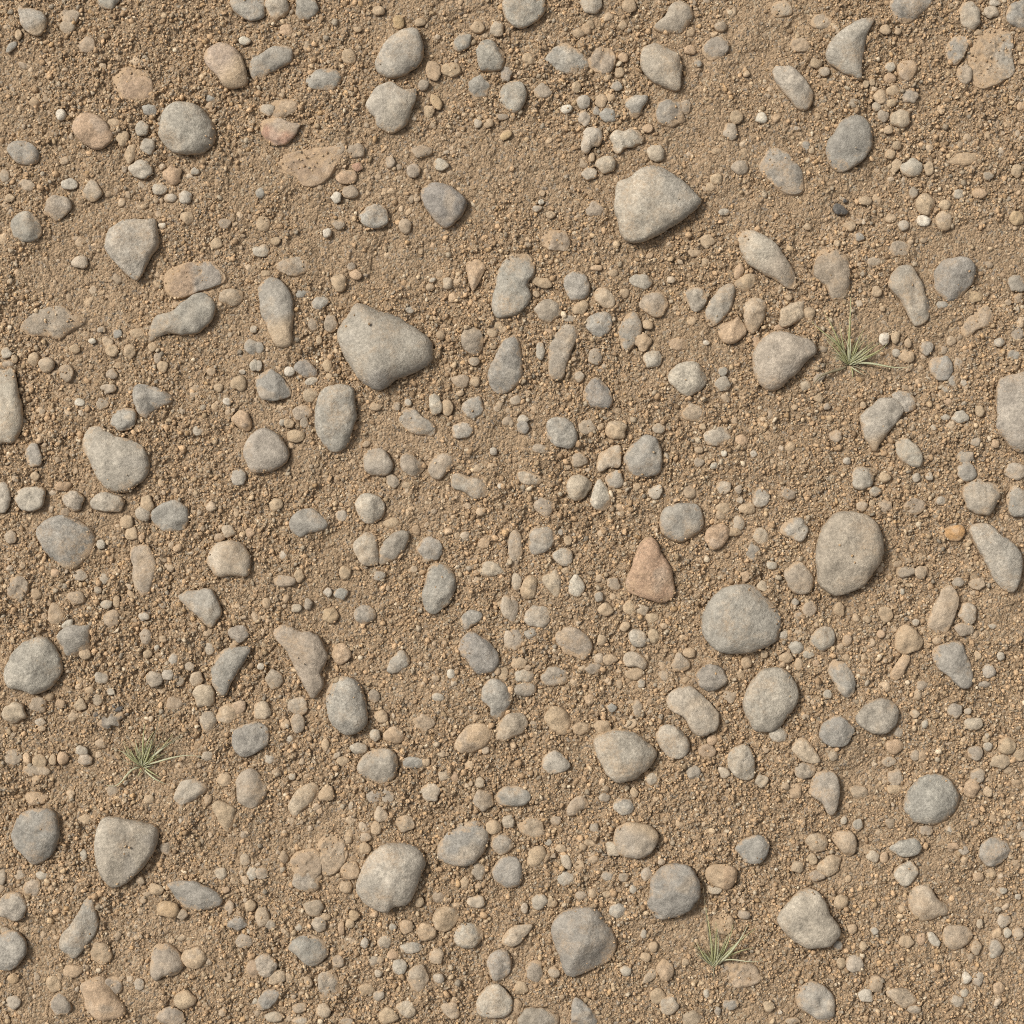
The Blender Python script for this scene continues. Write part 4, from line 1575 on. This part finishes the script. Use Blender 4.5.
tuft(85, 690, (450, 625), [
    ('p', 1.3, (455, 620, 560, 520, 640, 460, 725, 415)), ('g', 1.1, (460, 615, 550, 530, 620, 450, 665, 395)), ('p', 1.1, (455, 615, 580, 575, 680, 550, 760, 532, 865, 545)),
    ('g', 1.2, (452, 610, 470, 500, 535, 375)), ('g', 1.2, (452, 610, 460, 470, 470, 320)), ('d', .8, (455, 600, 545, 380, 580, 180)), ('p', 1.0, (445, 610, 420, 500, 400, 430)),
    ('g', 1.1, (445, 615, 370, 520, 345, 480)), ('g', 1.1, (445, 620, 380, 570, 310, 510)), ('p', 1.2, (445, 630, 370, 650, 320, 710, 205, 745)), ('p', 1.1, (455, 640, 520, 690, 625, 742)),
    ('g', 1.0, (460, 630, 530, 670, 580, 695)), ('g', .8, (445, 640, 430, 665, 415, 695)), ('d', .8, (455, 640, 470, 670, 480, 705)), ('d', .9, (460, 610, 600, 480, 770, 370)),
    ('g', 1.0, (450, 620, 500, 520, 520, 430)), ('p', .9, (450, 620, 440, 540, 430, 490)), ('d', .8, (450, 620, 590, 420, 620, 320)), ('g', 1.0, (450, 625, 400, 560, 370, 500))],
    'low green grass tuft with pale splayed blades near a blackish crumbly lump', 2, 95, [1.4, 1.0, 2.1, 1.7, 2.4, .7, 1.2])
tuft(670, 890, (350, 615), [
    ('g', 1.2, (345, 625, 325, 420, 290, 200)), ('g', 1.2, (350, 620, 360, 420, 360, 300)), ('p', 1.0, (358, 620, 375, 480, 370, 340)), ('g', 1.1, (340, 610, 270, 520, 230, 440)),
    ('p', .9, (335, 600, 300, 550, 275, 500)), ('g', 1.1, (362, 610, 430, 470, 480, 310)), ('p', 1.5, (365, 615, 470, 490, 530, 400, 580, 310)), ('g', 1.2, (368, 615, 500, 450, 640, 340)),
    ('g', 1.1, (365, 618, 480, 520, 620, 480)), ('p', .9, (370, 615, 440, 560, 580, 565, 700, 545)), ('d', 1.0, (350, 620, 350, 660, 345, 710)), ('g', 1.0, (358, 605, 410, 480, 450, 380)),
    ('d', .8, (340, 610, 240, 500, 200, 380)), ('p', 1.1, (350, 620, 345, 520, 335, 420)), ('d', .8, (345, 600, 300, 300, 275, 60)), ('g', 1.0, (352, 620, 400, 540, 440, 470))],
    'upright green grass tuft beside the charcoal and chipped cream cobbles', 3, 85, [1.5, 1.8, 1.2, .9, 2.2])

# ----------------------------------------------------------------- daylight and camera
SUN_EL, SUN_AZ = math.radians(50), math.radians(-58)       # light falls from the upper left of the picture; azimuth clockwise from +Y
w = bpy.data.worlds.new('World'); SC.world = w; w.use_nodes = True
nt = w.node_tree; sky = nt.nodes.new('ShaderNodeTexSky'); sky.sky_type = 'NISHITA'; sky.sun_disc = False
sky.sun_elevation = SUN_EL; sky.sun_rotation = SUN_AZ; sky.dust_density = 5.0; sky.air_density = 1.0; sky.ozone_density = .6
bg = nt.nodes['Background']; bg.inputs['Strength'].default_value = .105
hs = nt.nodes.new('ShaderNodeHueSaturation'); hs.inputs['Saturation'].default_value = .10      # thin high cloud: a milky sky
nt.links.new(sky.outputs[0], hs.inputs['Color']); nt.links.new(hs.outputs[0], bg.inputs[0])
L = bpy.data.lights.new('sun', 'SUN'); L.energy = 3.1; L.angle = math.radians(14); L.color = (1.0, .965, .90)
lo = bpy.data.objects.new('sun', L); COL.objects.link(lo); lo.location = (-2, 1.5, 3)
from mathutils import Vector
dirv = Vector((math.sin(SUN_AZ) * math.cos(SUN_EL), math.cos(SUN_AZ) * math.cos(SUN_EL), math.sin(SUN_EL)))
lo.rotation_euler = dirv.to_track_quat('Z', 'Y').to_euler()

cam = bpy.data.cameras.new('camera'); cam.sensor_width = 36; cam.lens = 75
D = 1.024 * 75 / 36
co = bpy.data.objects.new('camera', cam); COL.objects.link(co); co.location = (0, 0, D + .006); co.rotation_euler = (0, 0, 0)
cam.clip_start = .05; cam.clip_end = 500
SC.camera = co
SC.view_settings.view_transform = 'Standard'; SC.view_settings.look = 'None'; SC.view_settings.gamma = 1; SC.view_settings.exposure = 0.11
SC.render.engine = 'CYCLES'
SC.cycles.max_bounces = 4; SC.cycles.diffuse_bounces = 3; SC.cycles.glossy_bounces = 1
SC.cycles.use_denoising = False
SC.cycles.use_adaptive_sampling = False
SC.cycles.pixel_filter_type = 'BLACKMAN_HARRIS'; SC.cycles.filter_width = 1.0
